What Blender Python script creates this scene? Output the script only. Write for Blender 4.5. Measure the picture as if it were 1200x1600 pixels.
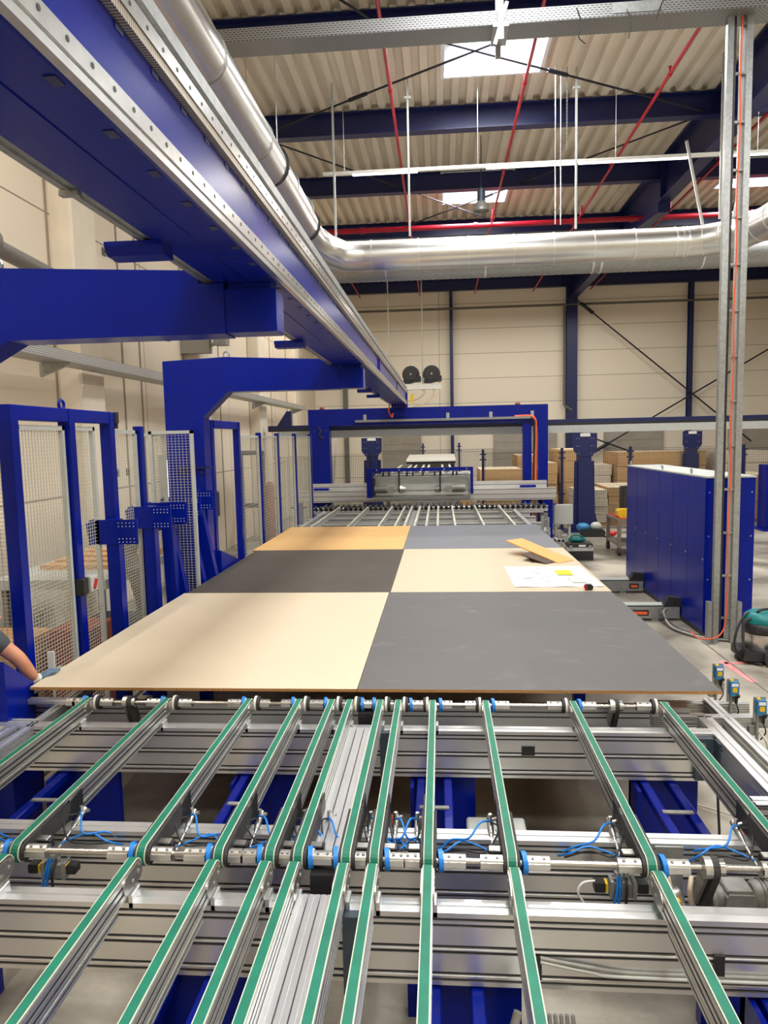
import bpy, math, random
from mathutils import Vector, Matrix
random.seed(7)
for o in list(bpy.data.objects): bpy.data.objects.remove(o)
S = bpy.context.scene
COL = S.collection
R = math.radians
# ------------------------------------------------------------------ camera
cam_d = bpy.data.cameras.new('camera'); cam = bpy.data.objects.new('camera', cam_d); COL.objects.link(cam)
RM = ((0.9967157, 0.01347399, -0.07985149), (0.07805284, 0.10288784, 0.99162586), (-0.0215769, 0.9946017, -0.10149824))
cam.matrix_world = Matrix(((RM[0][0], RM[0][1], -RM[0][2], 0), (RM[1][0], RM[1][1], -RM[1][2], 0), (RM[2][0], RM[2][1], -RM[2][2], 2.6), (0, 0, 0, 1)))
cam_d.sensor_fit = 'VERTICAL'; cam_d.sensor_height = 24.0; cam_d.lens = 24.0*1118/1600; cam_d.clip_start = 0.05; cam_d.clip_end = 200
S.camera = cam
# ------------------------------------------------------------------ light
W = bpy.data.worlds.new('world'); S.world = W; W.use_nodes = True
W.node_tree.nodes['Background'].inputs[0].default_value = (1.0, 0.98, 0.95, 1)
W.node_tree.nodes['Background'].inputs[1].default_value = 0.42
S.view_settings.view_transform = 'Standard'; S.view_settings.look = 'None'
S.view_settings.exposure = -0.32; S.view_settings.gamma = 1.0; S.view_settings.use_curve_mapping = False

def area(name, loc, sx, sy, power, col=(1, .96, .9), rot=(0, 0, 0)):
    l = bpy.data.lights.new(name, 'AREA'); l.shape = 'RECTANGLE'; l.size = sx; l.size_y = sy; l.energy = power; l.color = col
    o = bpy.data.objects.new(name, l); o.location = loc; o.rotation_euler = rot; COL.objects.link(o); return o
SKY = [(0.15, 1.8, 11.45, 13.35), (0.15, 1.8, 17.95, 20.25)]
SKYH = [(0.15, 1.8, 5.2, 7.1), (0.15, 1.8, -1.5, 0.4), (6.8, 8.4, 5.2, 7.1), (6.8, 8.4, -1.5, .4), (7.2, 8.8, 12, 13.9), (7.2, 8.8, 18, 20)]
for i, (a, b, c, d) in enumerate(SKY + SKYH):
    area('skylight_daylight', ((a+b)/2, (c+d)/2, 9.0), b-a-.1, d-c-.1, 380, (.95, .98, 1))
for yy in (13.7, 3.0, -1.5, 20.5, 27):
    area('strip_light_lamp', (3.0, yy, 7.43), 9.5, .07, {13.7: 330, 3.0: 260, -1.5: 300, 20.5: 300, 27: 190}[yy], (1, .95, .88))  # farthest lamp has no fixture, added to brighten the back wall
area('strip_light_lamp', (-4.2, 4, 7.3), .07, 8, 220, (1, .95, .88))
area('strip_light_lamp', (-4.3, 22, 7.3), .07, 8, 200, (1, .95, .88))

# ------------------------------------------------------------------ materials
def nodes(name):
    m = bpy.data.materials.new(name); m.use_nodes = True
    nt = m.node_tree; b = nt.nodes['Principled BSDF']; return m, nt, b
def mat(name, col, rough=.5, metal=0., var=.08, scale=8., emit=None, estr=0, spec=None, aniso=None, bump=0, alpha=None):
    m, nt, b = nodes(name)
    b.inputs['Roughness'].default_value = rough; b.inputs['Metallic'].default_value = metal
    tc = nt.nodes.new('ShaderNodeTexCoord'); n = nt.nodes.new('ShaderNodeTexNoise'); n.inputs['Scale'].default_value = scale; n.inputs['Detail'].default_value = 5
    mp = nt.nodes.new('ShaderNodeMapping')
    if aniso: mp.inputs['Scale'].default_value = aniso
    nt.links.new(tc.outputs['Object'], mp.inputs[0]); nt.links.new(mp.outputs[0], n.inputs['Vector'])
    cr = nt.nodes.new('ShaderNodeValToRGB')
    cr.color_ramp.elements[0].position = .3; cr.color_ramp.elements[1].position = .7
    cr.color_ramp.elements[0].color = tuple(max(0, c*(1-var)) for c in col[:3])+(1,)
    cr.color_ramp.elements[1].color = tuple(min(1, c*(1+var)) for c in col[:3])+(1,)
    nt.links.new(n.outputs[0], cr.inputs[0]); nt.links.new(cr.outputs[0], b.inputs['Base Color'])
    if bump:
        bp = nt.nodes.new('ShaderNodeBump'); bp.inputs['Strength'].default_value = bump; bp.inputs['Distance'].default_value = .01
        nt.links.new(n.outputs[0], bp.inputs['Height']); nt.links.new(bp.outputs[0], b.inputs['Normal'])
    if emit: b.inputs['Emission Color'].default_value = tuple(emit)+(1,); b.inputs['Emission Strength'].default_value = estr
    return m
def lin(r, g, b):
    f = lambda c: (c/255/12.92) if c/255 <= .04045 else ((c/255+.055)/1.055)**2.4
    return (f(r), f(g), f(b))
M = {}
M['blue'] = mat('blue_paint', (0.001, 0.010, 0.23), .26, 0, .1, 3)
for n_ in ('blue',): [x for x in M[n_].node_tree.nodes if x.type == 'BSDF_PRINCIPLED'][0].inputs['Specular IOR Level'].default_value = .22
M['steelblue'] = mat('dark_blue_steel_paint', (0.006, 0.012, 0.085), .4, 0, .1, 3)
M['alu'] = mat('aluminium_profile', (0.82, 0.82, 0.81), .32, .85, .04, 3)
M['alu_bright'] = mat('machined_aluminium', (0.62, 0.61, 0.58), .3, .95, .08, 20)
M['duct'] = mat('galvanised_duct', (0.74, 0.73, 0.70), .3, 1, .05, 3)
M['galv'] = mat('galvanised_steel', (0.40, 0.41, 0.40), .45, .8, .15, 25)
M['steel'] = mat('polished_steel', (0.6, 0.58, 0.55), .22, 1, .06, 20)
M['green'] = mat('green_belt', lin(8, 112, 88), .5, 0, .18, 9)
M['cream'] = mat('belt_edge', lin(205, 205, 185), .6, 0, .1, 20)
M['black'] = mat('black_plastic', (.018, .018, .019), .45, 0, .2, 20)
M['rubber'] = mat('dark_rubber', (.035, .033, .032), .7, 0, .2, 20)
M['ring'] = mat('blue_plastic', lin(20, 125, 215), .4, 0, .08, 20)
M['white'] = mat('white_plastic', lin(225, 222, 212), .5, 0, .04, 20)
M['lightgrey'] = mat('light_grey_paint', lin(185, 187, 180), .5, 0, .05, 10)
M['wire'] = mat('mesh_wire_grey', lin(190, 188, 175), .5, .1, .05, 10)
M['wire_dark'] = mat('mesh_wire_dark', lin(60, 58, 52), .5, .1, .05, 10)
M['red'] = mat('red_pipe_paint', lin(175, 12, 38), .4, 0, .12, 6)
M['rod'] = mat('dark_rod', (.02, .02, .03), .5, .3, .1, 6)
M['orange'] = mat('orange_cable', lin(235, 95, 50), .5, 0, .1, 6)
M['yellow'] = mat('yellow_plastic', lin(235, 190, 20), .5, 0, .1, 6)
M['lime'] = mat('lime_plastic', lin(180, 205, 40), .5, 0, .1, 6)
M['teal'] = mat('teal_plastic', lin(5, 115, 115), .4, 0, .1, 6)
M['redp'] = mat('red_plastic', lin(190, 25, 25), .4, 0, .1, 6)
M['sensorblue'] = mat('sensor_blue', lin(45, 120, 170), .4, 0, .1, 6)
M['gear'] = mat('grey_cast_metal', lin(150, 148, 142), .5, .4, .12, 30)
M['bracket'] = mat('slate_bracket', lin(70, 82, 92), .45, .3, .1, 10)
M['roof'] = mat('roof_deck', lin(222, 212, 192), .55, 0, .06, 2.2, aniso=(1, .25, 1))
M['led'] = mat('led_tube', (1, 1, 1), .5, 0, 0, 5, emit=(1, .97, .9), estr=3.2)
M['skyg'] = mat('skylight_pane', (1, 1, 1), .5, 0, 0, 5, emit=(.93, .98, 1), estr=4)
M['curb'] = mat('skylight_curb', (.8, .82, .82), .5, 0, .03, 5)
M['skin'] = mat('skin', lin(205, 140, 105), .55, 0, .1, 14)
M['shirt'] = mat('grey_shirt', lin(72, 76, 78), .9, 0, .1, 20)
M['trouser'] = mat('dark_trousers', lin(40, 42, 50), .9, 0, .1, 20)
M['hair'] = mat('brown_hair', lin(55, 38, 26), .7, 0, .3, 60)
M['glove'] = mat('grey_blue_glove', lin(95, 120, 140), .8, 0, .2, 30)
M['brown'] = mat('rust_red_cover', lin(150, 80, 60), .6, 0, .2, 6)
M['flex'] = mat('grey_brown_hose', lin(120, 110, 98), .6, 0, .1, 6)
M['pink'] = mat('pink_spray_paint', lin(240, 140, 140), .8, 0, .15, 10)
M['card'] = mat('orange_wood_panel', lin(232, 168, 88), .5, 0, .06, 20)
M['dpanel'] = mat('dark_panel_back', lin(70, 42, 26), .6, 0, .1, 20)
M['timber'] = mat('raw_timber', lin(205, 155, 105), .7, 0, .15, 8, aniso=(1, 8, 8))
M['joint'] = mat('joint_sealant', lin(150, 140, 122), .8, 0, .1, 8)
M['switch'] = mat('grey_fixing_plate', lin(110, 108, 100), .6, .3, .1, 8)
M['door'] = mat('grey_roller_door', lin(165, 158, 145), .55, 0, .06, 3)
M['glass'] = mat('daylit_glass', (.9, .95, 1), .2, 0, 0, 3, emit=(.93, .97, 1), estr=1.3)

def board_mat(name, col, var, scale, grain=None, scuff=0):
    m, nt, b = nodes(name)
    b.inputs['Roughness'].default_value = .55; b.inputs['Specular IOR Level'].default_value = .3
    tc = nt.nodes.new('ShaderNodeTexCoord'); mp = nt.nodes.new('ShaderNodeMapping')
    if grain: mp.inputs['Scale'].default_value = grain
    n = nt.nodes.new('ShaderNodeTexNoise'); n.inputs['Scale'].default_value = scale; n.inputs['Detail'].default_value = 8; n.inputs['Roughness'].default_value = .6
    nt.links.new(tc.outputs['Object'], mp.inputs[0]); nt.links.new(mp.outputs[0], n.inputs['Vector'])
    cr = nt.nodes.new('ShaderNodeValToRGB'); cr.color_ramp.elements[0].position = .32; cr.color_ramp.elements[1].position = .68
    cr.color_ramp.elements[0].color = tuple(c*(1-var) for c in col)+(1,); cr.color_ramp.elements[1].color = tuple(min(1, c*(1+var)) for c in col)+(1,)
    nt.links.new(n.outputs[0], cr.inputs[0]); out = cr.outputs[0]
    if scuff:
        n2 = nt.nodes.new('ShaderNodeTexNoise'); n2.inputs['Scale'].default_value = 2.3; n2.inputs['Detail'].default_value = 12; n2.inputs['Distortion'].default_value = 1.2
        mp2 = nt.nodes.new('ShaderNodeMapping'); mp2.inputs['Scale'].default_value = (1, 2.2, 1); nt.links.new(tc.outputs['Object'], mp2.inputs[0]); nt.links.new(mp2.outputs[0], n2.inputs['Vector'])
        c2 = nt.nodes.new('ShaderNodeValToRGB'); c2.color_ramp.elements[0].position = .58; c2.color_ramp.elements[1].position = .78
        nt.links.new(n2.outputs[0], c2.inputs[0])
        mx = nt.nodes.new('ShaderNodeMixRGB'); mx.inputs[2].default_value = tuple(min(1, c*1.5+.03) for c in col)+(1,)
        ml = nt.nodes.new('ShaderNodeMath'); ml.operation = 'MULTIPLY'; ml.inputs[1].default_value = scuff
        nt.links.new(c2.outputs[0], ml.inputs[0]); nt.links.new(ml.outputs[0], mx.inputs[0]); nt.links.new(out, mx.inputs[1]); out = mx.outputs[0]
    nt.links.new(out, b.inputs['Base Color'])
    return m
M['b_beige'] = board_mat('beige_laminate', lin(212, 195, 168), .02, 2)
M['b_cream'] = board_mat('cream_laminate', lin(205, 190, 162), .02, 2)
M['b_grey'] = board_mat('grey_laminate', lin(99, 97, 96), .05, 1.5, scuff=.5)
M['b_grey2'] = board_mat('pale_grey_laminate', lin(118, 119, 124), .04, 1.5, scuff=.3)
M['b_dark'] = board_mat('dark_brown_grey_laminate', lin(76, 69, 61), .1, 2, scuff=.35)
M['b_oak'] = board_mat('oak_laminate', lin(226, 178, 112), .13, 3, grain=(.4, 14, 1))
M['b_edge'] = board_mat('chipboard_edge', lin(165, 120, 70), .55, 160)
M['stackside'] = None

def brick_mat(name, c1, c2, mortar, w, h, ms, metal, rough, axis='XZ', offset=.5):
    m, nt, b = nodes(name)
    b.inputs['Roughness'].default_value = rough; b.inputs['Metallic'].default_value = metal
    tc = nt.nodes.new('ShaderNodeTexCoord'); sp = nt.nodes.new('ShaderNodeSeparateXYZ'); cb = nt.nodes.new('ShaderNodeCombineXYZ')
    nt.links.new(tc.outputs['Object'], sp.inputs[0])
    if axis == 'XS':   # u = x, v = y+z
        ad = nt.nodes.new('ShaderNodeMath'); nt.links.new(sp.outputs[1], ad.inputs[0]); nt.links.new(sp.outputs[2], ad.inputs[1])
        nt.links.new(sp.outputs[0], cb.inputs[0]); nt.links.new(ad.outputs[0], cb.inputs[1])
    else:
        d = 'XYZ'; nt.links.new(sp.outputs[d.index(axis[0])], cb.inputs[0]); nt.links.new(sp.outputs[d.index(axis[1])], cb.inputs[1])
    br = nt.nodes.new('ShaderNodeTexBrick'); br.inputs['Scale'].default_value = 1; br.inputs['Brick Width'].default_value = w; br.inputs['Row Height'].default_value = h
    br.inputs['Mortar Size'].default_value = ms; br.inputs['Mortar Smooth'].default_value = .1; br.offset = offset
    br.inputs['Color1'].default_value = tuple(c1)+(1,); br.inputs['Color2'].default_value = tuple(c2)+(1,); br.inputs['Mortar'].default_value = tuple(mortar)+(1,)
    nt.links.new(cb.outputs[0], br.inputs['Vector']); nt.links.new(br.outputs['Color'], b.inputs['Base Color'])
    return m
M['perf'] = brick_mat('perforated_tray_metal', (.02, .02, .02), (.03, .03, .03), (.36, .36, .35), .05, .024, .0085, .7, .5, 'XS')
M['perf_y'] = brick_mat('perforated_tray_metal_y', (.03, .03, .03), (.05, .05, .05), (.6, .6, .58), .05, .024, .0085, .6, .4, 'YZ')
M['perf_z'] = brick_mat('perforated_rail_metal', (.06, .06, .06), (.06, .06, .06), (.55, .56, .55), .05, .05, .02, .7, .4, 'ZX')
M['stackside'] = brick_mat('chipboard_pack_side', lin(205, 168, 118), lin(190, 150, 100), lin(130, 95, 60), 9, .019, .0022, 0, .8, 'XZ')
M['stackwhite'] = brick_mat('white_board_pack_side', lin(225, 215, 195), lin(212, 200, 178), lin(150, 130, 100), 9, .019, .002, 0, .8, 'XZ')
M['backwall'] = brick_mat('back_wall_panel', lin(238, 228, 208), lin(235, 225, 205), lin(165, 155, 136), 60, 1.0, .012, 0, .55, 'XZ', 0)
M['leftwall'] = brick_mat('side_wall_panel', lin(226, 212, 188), lin(222, 207, 183), lin(140, 128, 110), 2.5, 1.9, .012, 0, .6, 'YZ', 0)
M['rack'] = brick_mat('gear_rack_steel', (.16, .13, .09), (.2, .16, .11), (.55, .48, .38), .014, 5, .004, .5, .4, 'YZ', 0)
M['chain'] = mat('chain_metal', (.45, .45, .43), .4, .8, .2, 40)
M['paper'] = brick_mat('printed_plan_paper', lin(236, 236, 240), lin(228, 230, 238), lin(190, 192, 205), .07, .035, .0012, 0, .7, 'XY')
M['boardtop'] = mat('pale_board_top', lin(232, 214, 186), .5, 0, .04, 2)

def concrete():
    m, nt, b = nodes('concrete_floor'); b.inputs['Roughness'].default_value = .38
    tc = nt.nodes.new('ShaderNodeTexCoord')
    n = nt.nodes.new('ShaderNodeTexNoise'); n.inputs['Scale'].default_value = .9; n.inputs['Detail'].default_value = 12; n.inputs['Distortion'].default_value = .6
    cr = nt.nodes.new('ShaderNodeValToRGB'); e = cr.color_ramp.elements
    e[0].position = .38; e[0].color = lin(122, 114, 102)+(1,); e[1].position = .62; e[1].color = lin(196, 187, 169)+(1,)
    n2 = nt.nodes.new('ShaderNodeTexNoise'); n2.inputs['Scale'].default_value = 30; n2.inputs['Detail'].default_value = 6
    mx = nt.nodes.new('ShaderNodeMixRGB'); mx.blend_type = 'MULTIPLY'; mx.inputs[0].default_value = .25
    for q in (n, n2): nt.links.new(tc.outputs['Object'], q.inputs['Vector'])
    nt.links.new(n.outputs[0], cr.inputs[0]); nt.links.new(cr.outputs[0], mx.inputs[1]); nt.links.new(n2.outputs[0], mx.inputs[2])
    nt.links.new(mx.outputs[0], b.inputs['Base Color']); return m
M['floor'] = concrete()

# ------------------------------------------------------------------ mesh builder
class MB:
    def __init__(s): s.v = []; s.f = []; s.mi = []; s.sm = []
    def add(s, vs, fs, mi=0, sm=False):
        n = len(s.v); s.v += [tuple(v) for v in vs]
        for f in fs: s.f.append([i+n for i in f]); s.mi.append(mi); s.sm.append(sm)
        return s
    def box(s, x0, x1, y0, y1, z0, z1, mi=0, top=None):
        vs = [(x, y, z) for z in (z0, z1) for y in (y0, y1) for x in (x0, x1)]
        fs = [(0, 2, 3, 1), (4, 5, 7, 6), (0, 1, 5, 4), (2, 6, 7, 3), (0, 4, 6, 2), (1, 3, 7, 5)]
        n = len(s.f); s.add(vs, fs, mi)
        if top is not None: s.mi[n+1] = top
        return s
    def bbox(s, x0, x1, y0, y1, z0, z1, b=.005, mi=0):
        return s.prism([(x0+b, z0), (x1-b, z0), (x1, z0+b), (x1, z1-b), (x1-b, z1), (x0+b, z1), (x0, z1-b), (x0, z0+b)], 'y', y0, y1, mi)
    def prism(s, poly, ax, a, b, mi=0, cap=True):
        # poly in the two other axes in cyclic order: x->(y,z) y->(x,z) z->(x,y)
        def P(p, t): return {'x': (t, p[0], p[1]), 'y': (p[0], t, p[1]), 'z': (p[0], p[1], t)}[ax]
        n = len(poly); vs = [P(p, a) for p in poly]+[P(p, b) for p in poly]
        ar = sum(poly[i][0]*poly[(i+1) % n][1]-poly[(i+1) % n][0]*poly[i][1] for i in range(n))
        flip = (ar > 0) == (ax == 'y')
        fs = [(i, (i+1) % n, n+(i+1) % n, n+i) for i in range(n)]
        if cap: fs += [tuple(range(n))[::-1], tuple(range(n, 2*n))]
        if flip: fs = [f[::-1] for f in fs]
        return s.add(vs, fs, mi)
    def bar(s, p, q, w, h=None, mi=0, up=(0, 0, 1)):
        h = h or w; p = Vector(p); q = Vector(q); d = (q-p).normalized(); u = Vector(up)
        if abs(d.dot(u)) > .98: u = Vector((0, 1, 0))
        r = d.cross(u).normalized(); u = r.cross(d)
        vs = [c+r*(a*w/2)+u*(b*h/2) for c in (p, q) for a, b in ((-1, -1), (1, -1), (1, 1), (-1, 1))]
        return s.add(vs, [(0, 1, 2, 3), (7, 6, 5, 4), (0, 4, 5, 1), (1, 5, 6, 2), (2, 6, 7, 3), (3, 7, 4, 0)], mi)
    def tube(s, pts, r, n=8, mi=0, sm=True, cap=True):
        pts = [Vector(p) for p in pts]; rs = r if isinstance(r, (list, tuple)) else [r]*len(pts)
        u = None; vs = []
        for i, p in enumerate(pts):
            d = (pts[min(i+1, len(pts)-1)]-pts[max(i-1, 0)]).normalized()
            if u is None:
                u = Vector((0, 0, 1)) if abs(d.z) < .9 else Vector((0, 1, 0))
            u = (u-d*u.dot(d)).normalized(); w = d.cross(u)
            for k in range(n):
                a = 2*math.pi*k/n; vs.append(p+(u*math.cos(a)+w*math.sin(a))*rs[i])
        fs = []
        for i in range(len(pts)-1):
            for k in range(n): fs.append((i*n+k, i*n+(k+1) % n, (i+1)*n+(k+1) % n, (i+1)*n+k))
        s.add(vs, fs, mi, sm)
        if cap:
            s.add([vs[k] for k in range(n)], [tuple(range(n))[::-1]], mi); s.add(vs[-n:], [tuple(range(n))], mi)
        return s
    def cyl(s, p, q, r, n=16, mi=0): return s.tube([p, q], r, n, mi)
    def sph(s, c, r, n=12, mi=0, sc=(1, 1, 1)):
        vs = []; fs = []
        for i in range(n+1):
            for k in range(2*n):
                t = math.pi*i/n; a = math.pi*k/n
                vs.append((c[0]+r*sc[0]*math.sin(t)*math.cos(a), c[1]+r*sc[1]*math.sin(t)*math.sin(a), c[2]+r*sc[2]*math.cos(t)))
        for i in range(n):
            for k in range(2*n): fs.append((i*2*n+k, (i+1)*2*n+k, (i+1)*2*n+(k+1) % (2*n), i*2*n+(k+1) % (2*n)))
        return s.add(vs, fs, mi, True)
    def quad(s, a, b, c, d, mi=0): return s.add([a, b, c, d], [(0, 1, 2, 3)], mi)
def smooth(pts, k=6):
    P = [Vector(p) for p in pts]; P = [P[0]*2-P[1]]+P+[P[-1]*2-P[-2]]; out = []
    for i in range(1, len(P)-2):
        for j in range(k):
            t = j/k; a, b, c, d = P[i-1], P[i], P[i+1], P[i+2]
            out.append(.5*((2*b)+(c-a)*t+(2*a-5*b+4*c-d)*t*t+(3*b-a-3*c+d)*t**3))
    out.append(P[-2]); return out
def profile_poly(u0, u1, v0, v1, su=(), sv=(), sw=.008, sd=.007):
    """aluminium profile section: su = slot centres on the two v faces, sv = slot centres on the two u faces"""
    p = []
    h = sw/2
    p.append((u0, v0))
    for c in sorted(su): p += [(c-h, v0), (c-h, v0+sd), (c+h, v0+sd), (c+h, v0)]
    p.append((u1, v0))
    for c in sorted(sv): p += [(u1, c-h), (u1-sd, c-h), (u1-sd, c+h), (u1, c+h)]
    p.append((u1, v1))
    for c in sorted(su, reverse=True): p += [(c+h, v1), (c+h, v1-sd), (c-h, v1-sd), (c-h, v1)]
    p.append((u0, v1))
    for c in sorted(sv, reverse=True): p += [(u0, c+h), (u0+sd, c+h), (u0+sd, c-h), (u0, c-h)]
    return p

def build(name, mb, mats, parent=None, off=(0, 0, 0)):
    me = bpy.data.meshes.new(name); ox, oy, oz = off
    me.from_pydata([(v[0]-ox, v[1]-oy, v[2]-oz) for v in mb.v], [], mb.f)
    for m in (mats if isinstance(mats, (list, tuple)) else [mats]): me.materials.append(M[m] if isinstance(m, str) else m)
    me.polygons.foreach_set('material_index', mb.mi); me.polygons.foreach_set('use_smooth', mb.sm); me.update()
    o = bpy.data.objects.new(name, me); COL.objects.link(o)
    if parent is not None: o.parent = parent
    return o
ROOT = {}
def thing(name, label, cat, loc, group=None, kind=None):
    o = bpy.data.objects.new(name, None); COL.objects.link(o); o.location = loc; o.empty_display_size = .1
    if label: o['label'] = label; o['category'] = cat
    if group: o['group'] = group
    if kind: o['kind'] = kind
    ROOT[o] = tuple(loc); return o
def part(name, mb, mats, parent, label=None, kind=None):
    off = ROOT[parent]; o = build(name, mb, mats, parent, off); ROOT[o] = off
    if label: o['label'] = label
    if kind: o['kind'] = kind
    return o
def single(name, mb, mats, label, cat, group=None, kind=None):
    xs, ys, zs = zip(*mb.v); loc = ((min(xs)+max(xs))/2, (min(ys)+max(ys))/2, min(zs))
    o = build(name, mb, mats, None, loc); o.location = loc; ROOT[o] = loc
    if label: o['label'] = label; o['category'] = cat
    if group: o['group'] = group
    if kind: o['kind'] = kind
    return o
def struct(name, mb, mats, origin=(0, 0, 0)):
    o = build(name, mb, mats, None, origin); o.location = origin; o['kind'] = 'structure'; ROOT[o] = origin; return o
ORD = ['first', 'second', 'third', 'fourth', 'fifth', 'sixth', 'seventh', 'eighth', 'ninth', 'tenth', 'eleventh', 'twelfth', 'thirteenth']
# ================================================================== SETTING
struct('floor', MB().box(-5.3, 16, -6, 30.2, -.2, 0), 'floor')
b = MB(); b.box(-5.3, 16, 30, 30.2, 0, 9.2); struct('wall_back', b, 'backwall')
struct('wall_left', MB().box(-5.4, -5.2, -6, 30, 0, 9.2), 'leftwall')
struct('wall_right', MB().box(16, 16.2, -6, 30, 0, 9.2), 'leftwall')
struct('wall_near', MB().box(-5.3, 16, -6.2, -6, 0, 9.2), 'backwall')
# corrugated roof deck with openings for the skylights
def deck(mb, x0, x1, y0, y1):
    z = 8.95; p = .28; prof = []; k0 = math.floor((x0+5.3)/p)-1
    bp = []
    for k in range(k0, int((x1+5.3)/p)+2):
        X = -5.3+k*p; bp += [(X, 0), (X+.12, 0), (X+.15, .1), (X+.25, .1)]
    def hz(x):
        for (a, za), (c, zc) in zip(bp, bp[1:]):
            if a <= x <= c: return za+(zc-za)*(x-a)/(c-a)
        return 0
    prof = [(x0, z+hz(x0))]+[(a, z+c) for a, c in bp if x0+1e-4 < a < x1-1e-4]+[(x1, z+hz(x1))]
    n = len(prof); vs = [(a, y0, c) for a, c in prof]+[(a, y1, c) for a, c in prof]+[(a, y0, 9.09) for a, c in prof]+[(a, y1, 9.09) for a, c in prof]
    fs = []
    for i in range(n-1): fs += [(i, n+i, n+i+1, i+1), (2*n+i, 2*n+i+1, 3*n+i+1, 3*n+i)]
    mb.add(vs, fs)
rm = MB()
ys = sorted({-6, 30.2} | {s[2] for s in SKY+SKYH} | {s[3] for s in SKY+SKYH})
for ya, yb in zip(ys, ys[1:]):
    hs = sorted((s[0], s[1]) for s in SKY+SKYH if s[2] <= ya+1e-6 and s[3] >= yb-1e-6); x = -5.3
    for a, c in hs: deck(rm, x, a, ya, yb); x = c
    deck(rm, x, 16, ya, yb)
struct('ceiling', rm, 'roof')
for i, (a, c, d, e) in enumerate(SKY+SKYH):
    k = MB(); t = .06
    k.box(a-t, a, d-t, e+t, 8.9, 9.55); k.box(c, c+t, d-t, e+t, 8.9, 9.55); k.box(a, c, d-t, d, 8.9, 9.55); k.box(a, c, e, e+t, 8.9, 9.55)
    k.box(a, c, e-.3, e-.24, 9.35, 9.45); k.box(a, a+.12, d, e, 9.42, 9.5)
    w = struct('window_%d' % (i+1), k, 'curb')
    o = part('pane', MB().box(a, c, d, e, 9.5, 9.54), 'skyg', w)
# purlins: blue I beams across the hall
def ibeam_x(x0, x1, y, z0, h, w=.22, tf=.02):
    m = MB(); m.box(x0, x1, y-w/2, y+w/2, z0, z0+tf); m.box(x0, x1, y-w/2, y+w/2, z0+h-tf, z0+h); m.box(x0, x1, y-.01, y+.01, z0+tf, z0+h-tf); return m
def ibeam_y(x, y0, y1, z0, h, w=.3, tf=.025):
    m = MB(); m.box(x-w/2, x+w/2, y0, y1, z0, z0+tf); m.box(x-w/2, x+w/2, y0, y1, z0+h-tf, z0+h); m.box(x-.012, x+.012, y0, y1, z0+tf, z0+h-tf); return m
n = 0
for y in (4.8, 8.05, 11.35, 14.6, 18.0, 21.9, 25.9, 29.85):
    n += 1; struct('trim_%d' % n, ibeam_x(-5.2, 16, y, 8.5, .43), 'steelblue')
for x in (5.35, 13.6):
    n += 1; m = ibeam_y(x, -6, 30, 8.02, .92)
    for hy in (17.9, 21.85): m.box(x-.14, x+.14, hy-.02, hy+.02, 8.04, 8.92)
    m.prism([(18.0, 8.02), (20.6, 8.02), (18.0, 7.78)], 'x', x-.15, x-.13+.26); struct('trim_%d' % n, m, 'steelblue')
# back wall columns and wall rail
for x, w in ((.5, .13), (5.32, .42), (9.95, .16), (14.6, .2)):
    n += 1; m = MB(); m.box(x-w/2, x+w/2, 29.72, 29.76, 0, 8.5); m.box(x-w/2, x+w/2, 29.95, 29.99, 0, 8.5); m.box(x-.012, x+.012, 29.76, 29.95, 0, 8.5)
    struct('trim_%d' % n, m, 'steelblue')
n += 1; m = MB(); m.box(-4.0, -3.82, 29.8, 29.98, 0, 8.5); struct('trim_%d' % n, m, 'switch')
# left wall concrete columns
for i, y in enumerate((5.0, 9.95, 14.9, 19.85, 24.8)):
    n += 1; m = MB(); m.prism([(-5.2, y-.35), (-4.93, y-.35), (-4.9, y-.32), (-4.9, y+.32), (-4.93, y+.35), (-5.2, y+.35)], 'z', 0, 8.5)
    struct('trim_%d' % n, m, mat('column_concrete_%d' % i, lin(226, 214, 192), .7, 0, .04, 3))
# vertical joints on left wall
n += 1; m = MB()
for y in (4.6, 6.4, 9.5, 11.6, 12.3, 14.45, 16.8, 19.4, 22, 24.3): m.box(-5.21, -5.185, y-.02, y+.02, 0, 8.5)
struct('trim_%d' % n, m, 'joint')
# doors in the back wall
for i, (a, c) in enumerate(((-2.35, -.85), (2.25, 4.7), (6.7, 8.95), (11.6, 13.8))):
    m = MB(); m.box(a, c, 29.93, 29.99, 0, 3.05)
    for k in range(1, 9): m.box(a+.06, c-.06, 29.915, 29.93, k*.34-.02, k*.34)
    m.box(a-.06, a, 29.9, 29.99, 0, 3.1); m.box(c, c+.06, 29.9, 29.99, 0, 3.1); m.box(a, c, 29.9, 29.99, 3.05, 3.11)
    struct('door_%d' % (i+1), m, 'door')
# daylit side door in left wall
m = MB(); m.box(-5.2, -5.1, 12.9, 13.0, 0, 2.3); m.box(-5.2, -5.1, 13.95, 14.05, 0, 2.3); m.box(-5.2, -5.1, 12.9, 14.05, 2.3, 2.4); m.box(-5.2, -5.12, 13.4, 13.46, 0, 2.3)
w = struct('door_5', m, 'lightgrey'); part('pane', MB().box(-5.19, -5.16, 13.0, 13.95, 0.1, 2.3), 'glass', w)

# paint marks and floor joint
m = MB(); z = .003
m.add([(3.12, 8.2, z), (3.2, 8.22, z), (3.26, 7.5, z), (3.18, 7.48, z)], [(0, 3, 2, 1)]); m.add([(3.16, 8.1, z), (3.16, 8.17, z), (5.2, 8.2, z), (5.2, 8.12, z)], [(0, 3, 2, 1)])
single('floor_marking', m, 'pink', 'pink sprayed corner mark on the concrete floor near the vacuum cleaner', 'floor marking')
n += 1; m = MB(); m.box(3.22, 3.235, -2, 9.0, 0, .004); struct('trim_%d' % n, m, 'switch')

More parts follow.
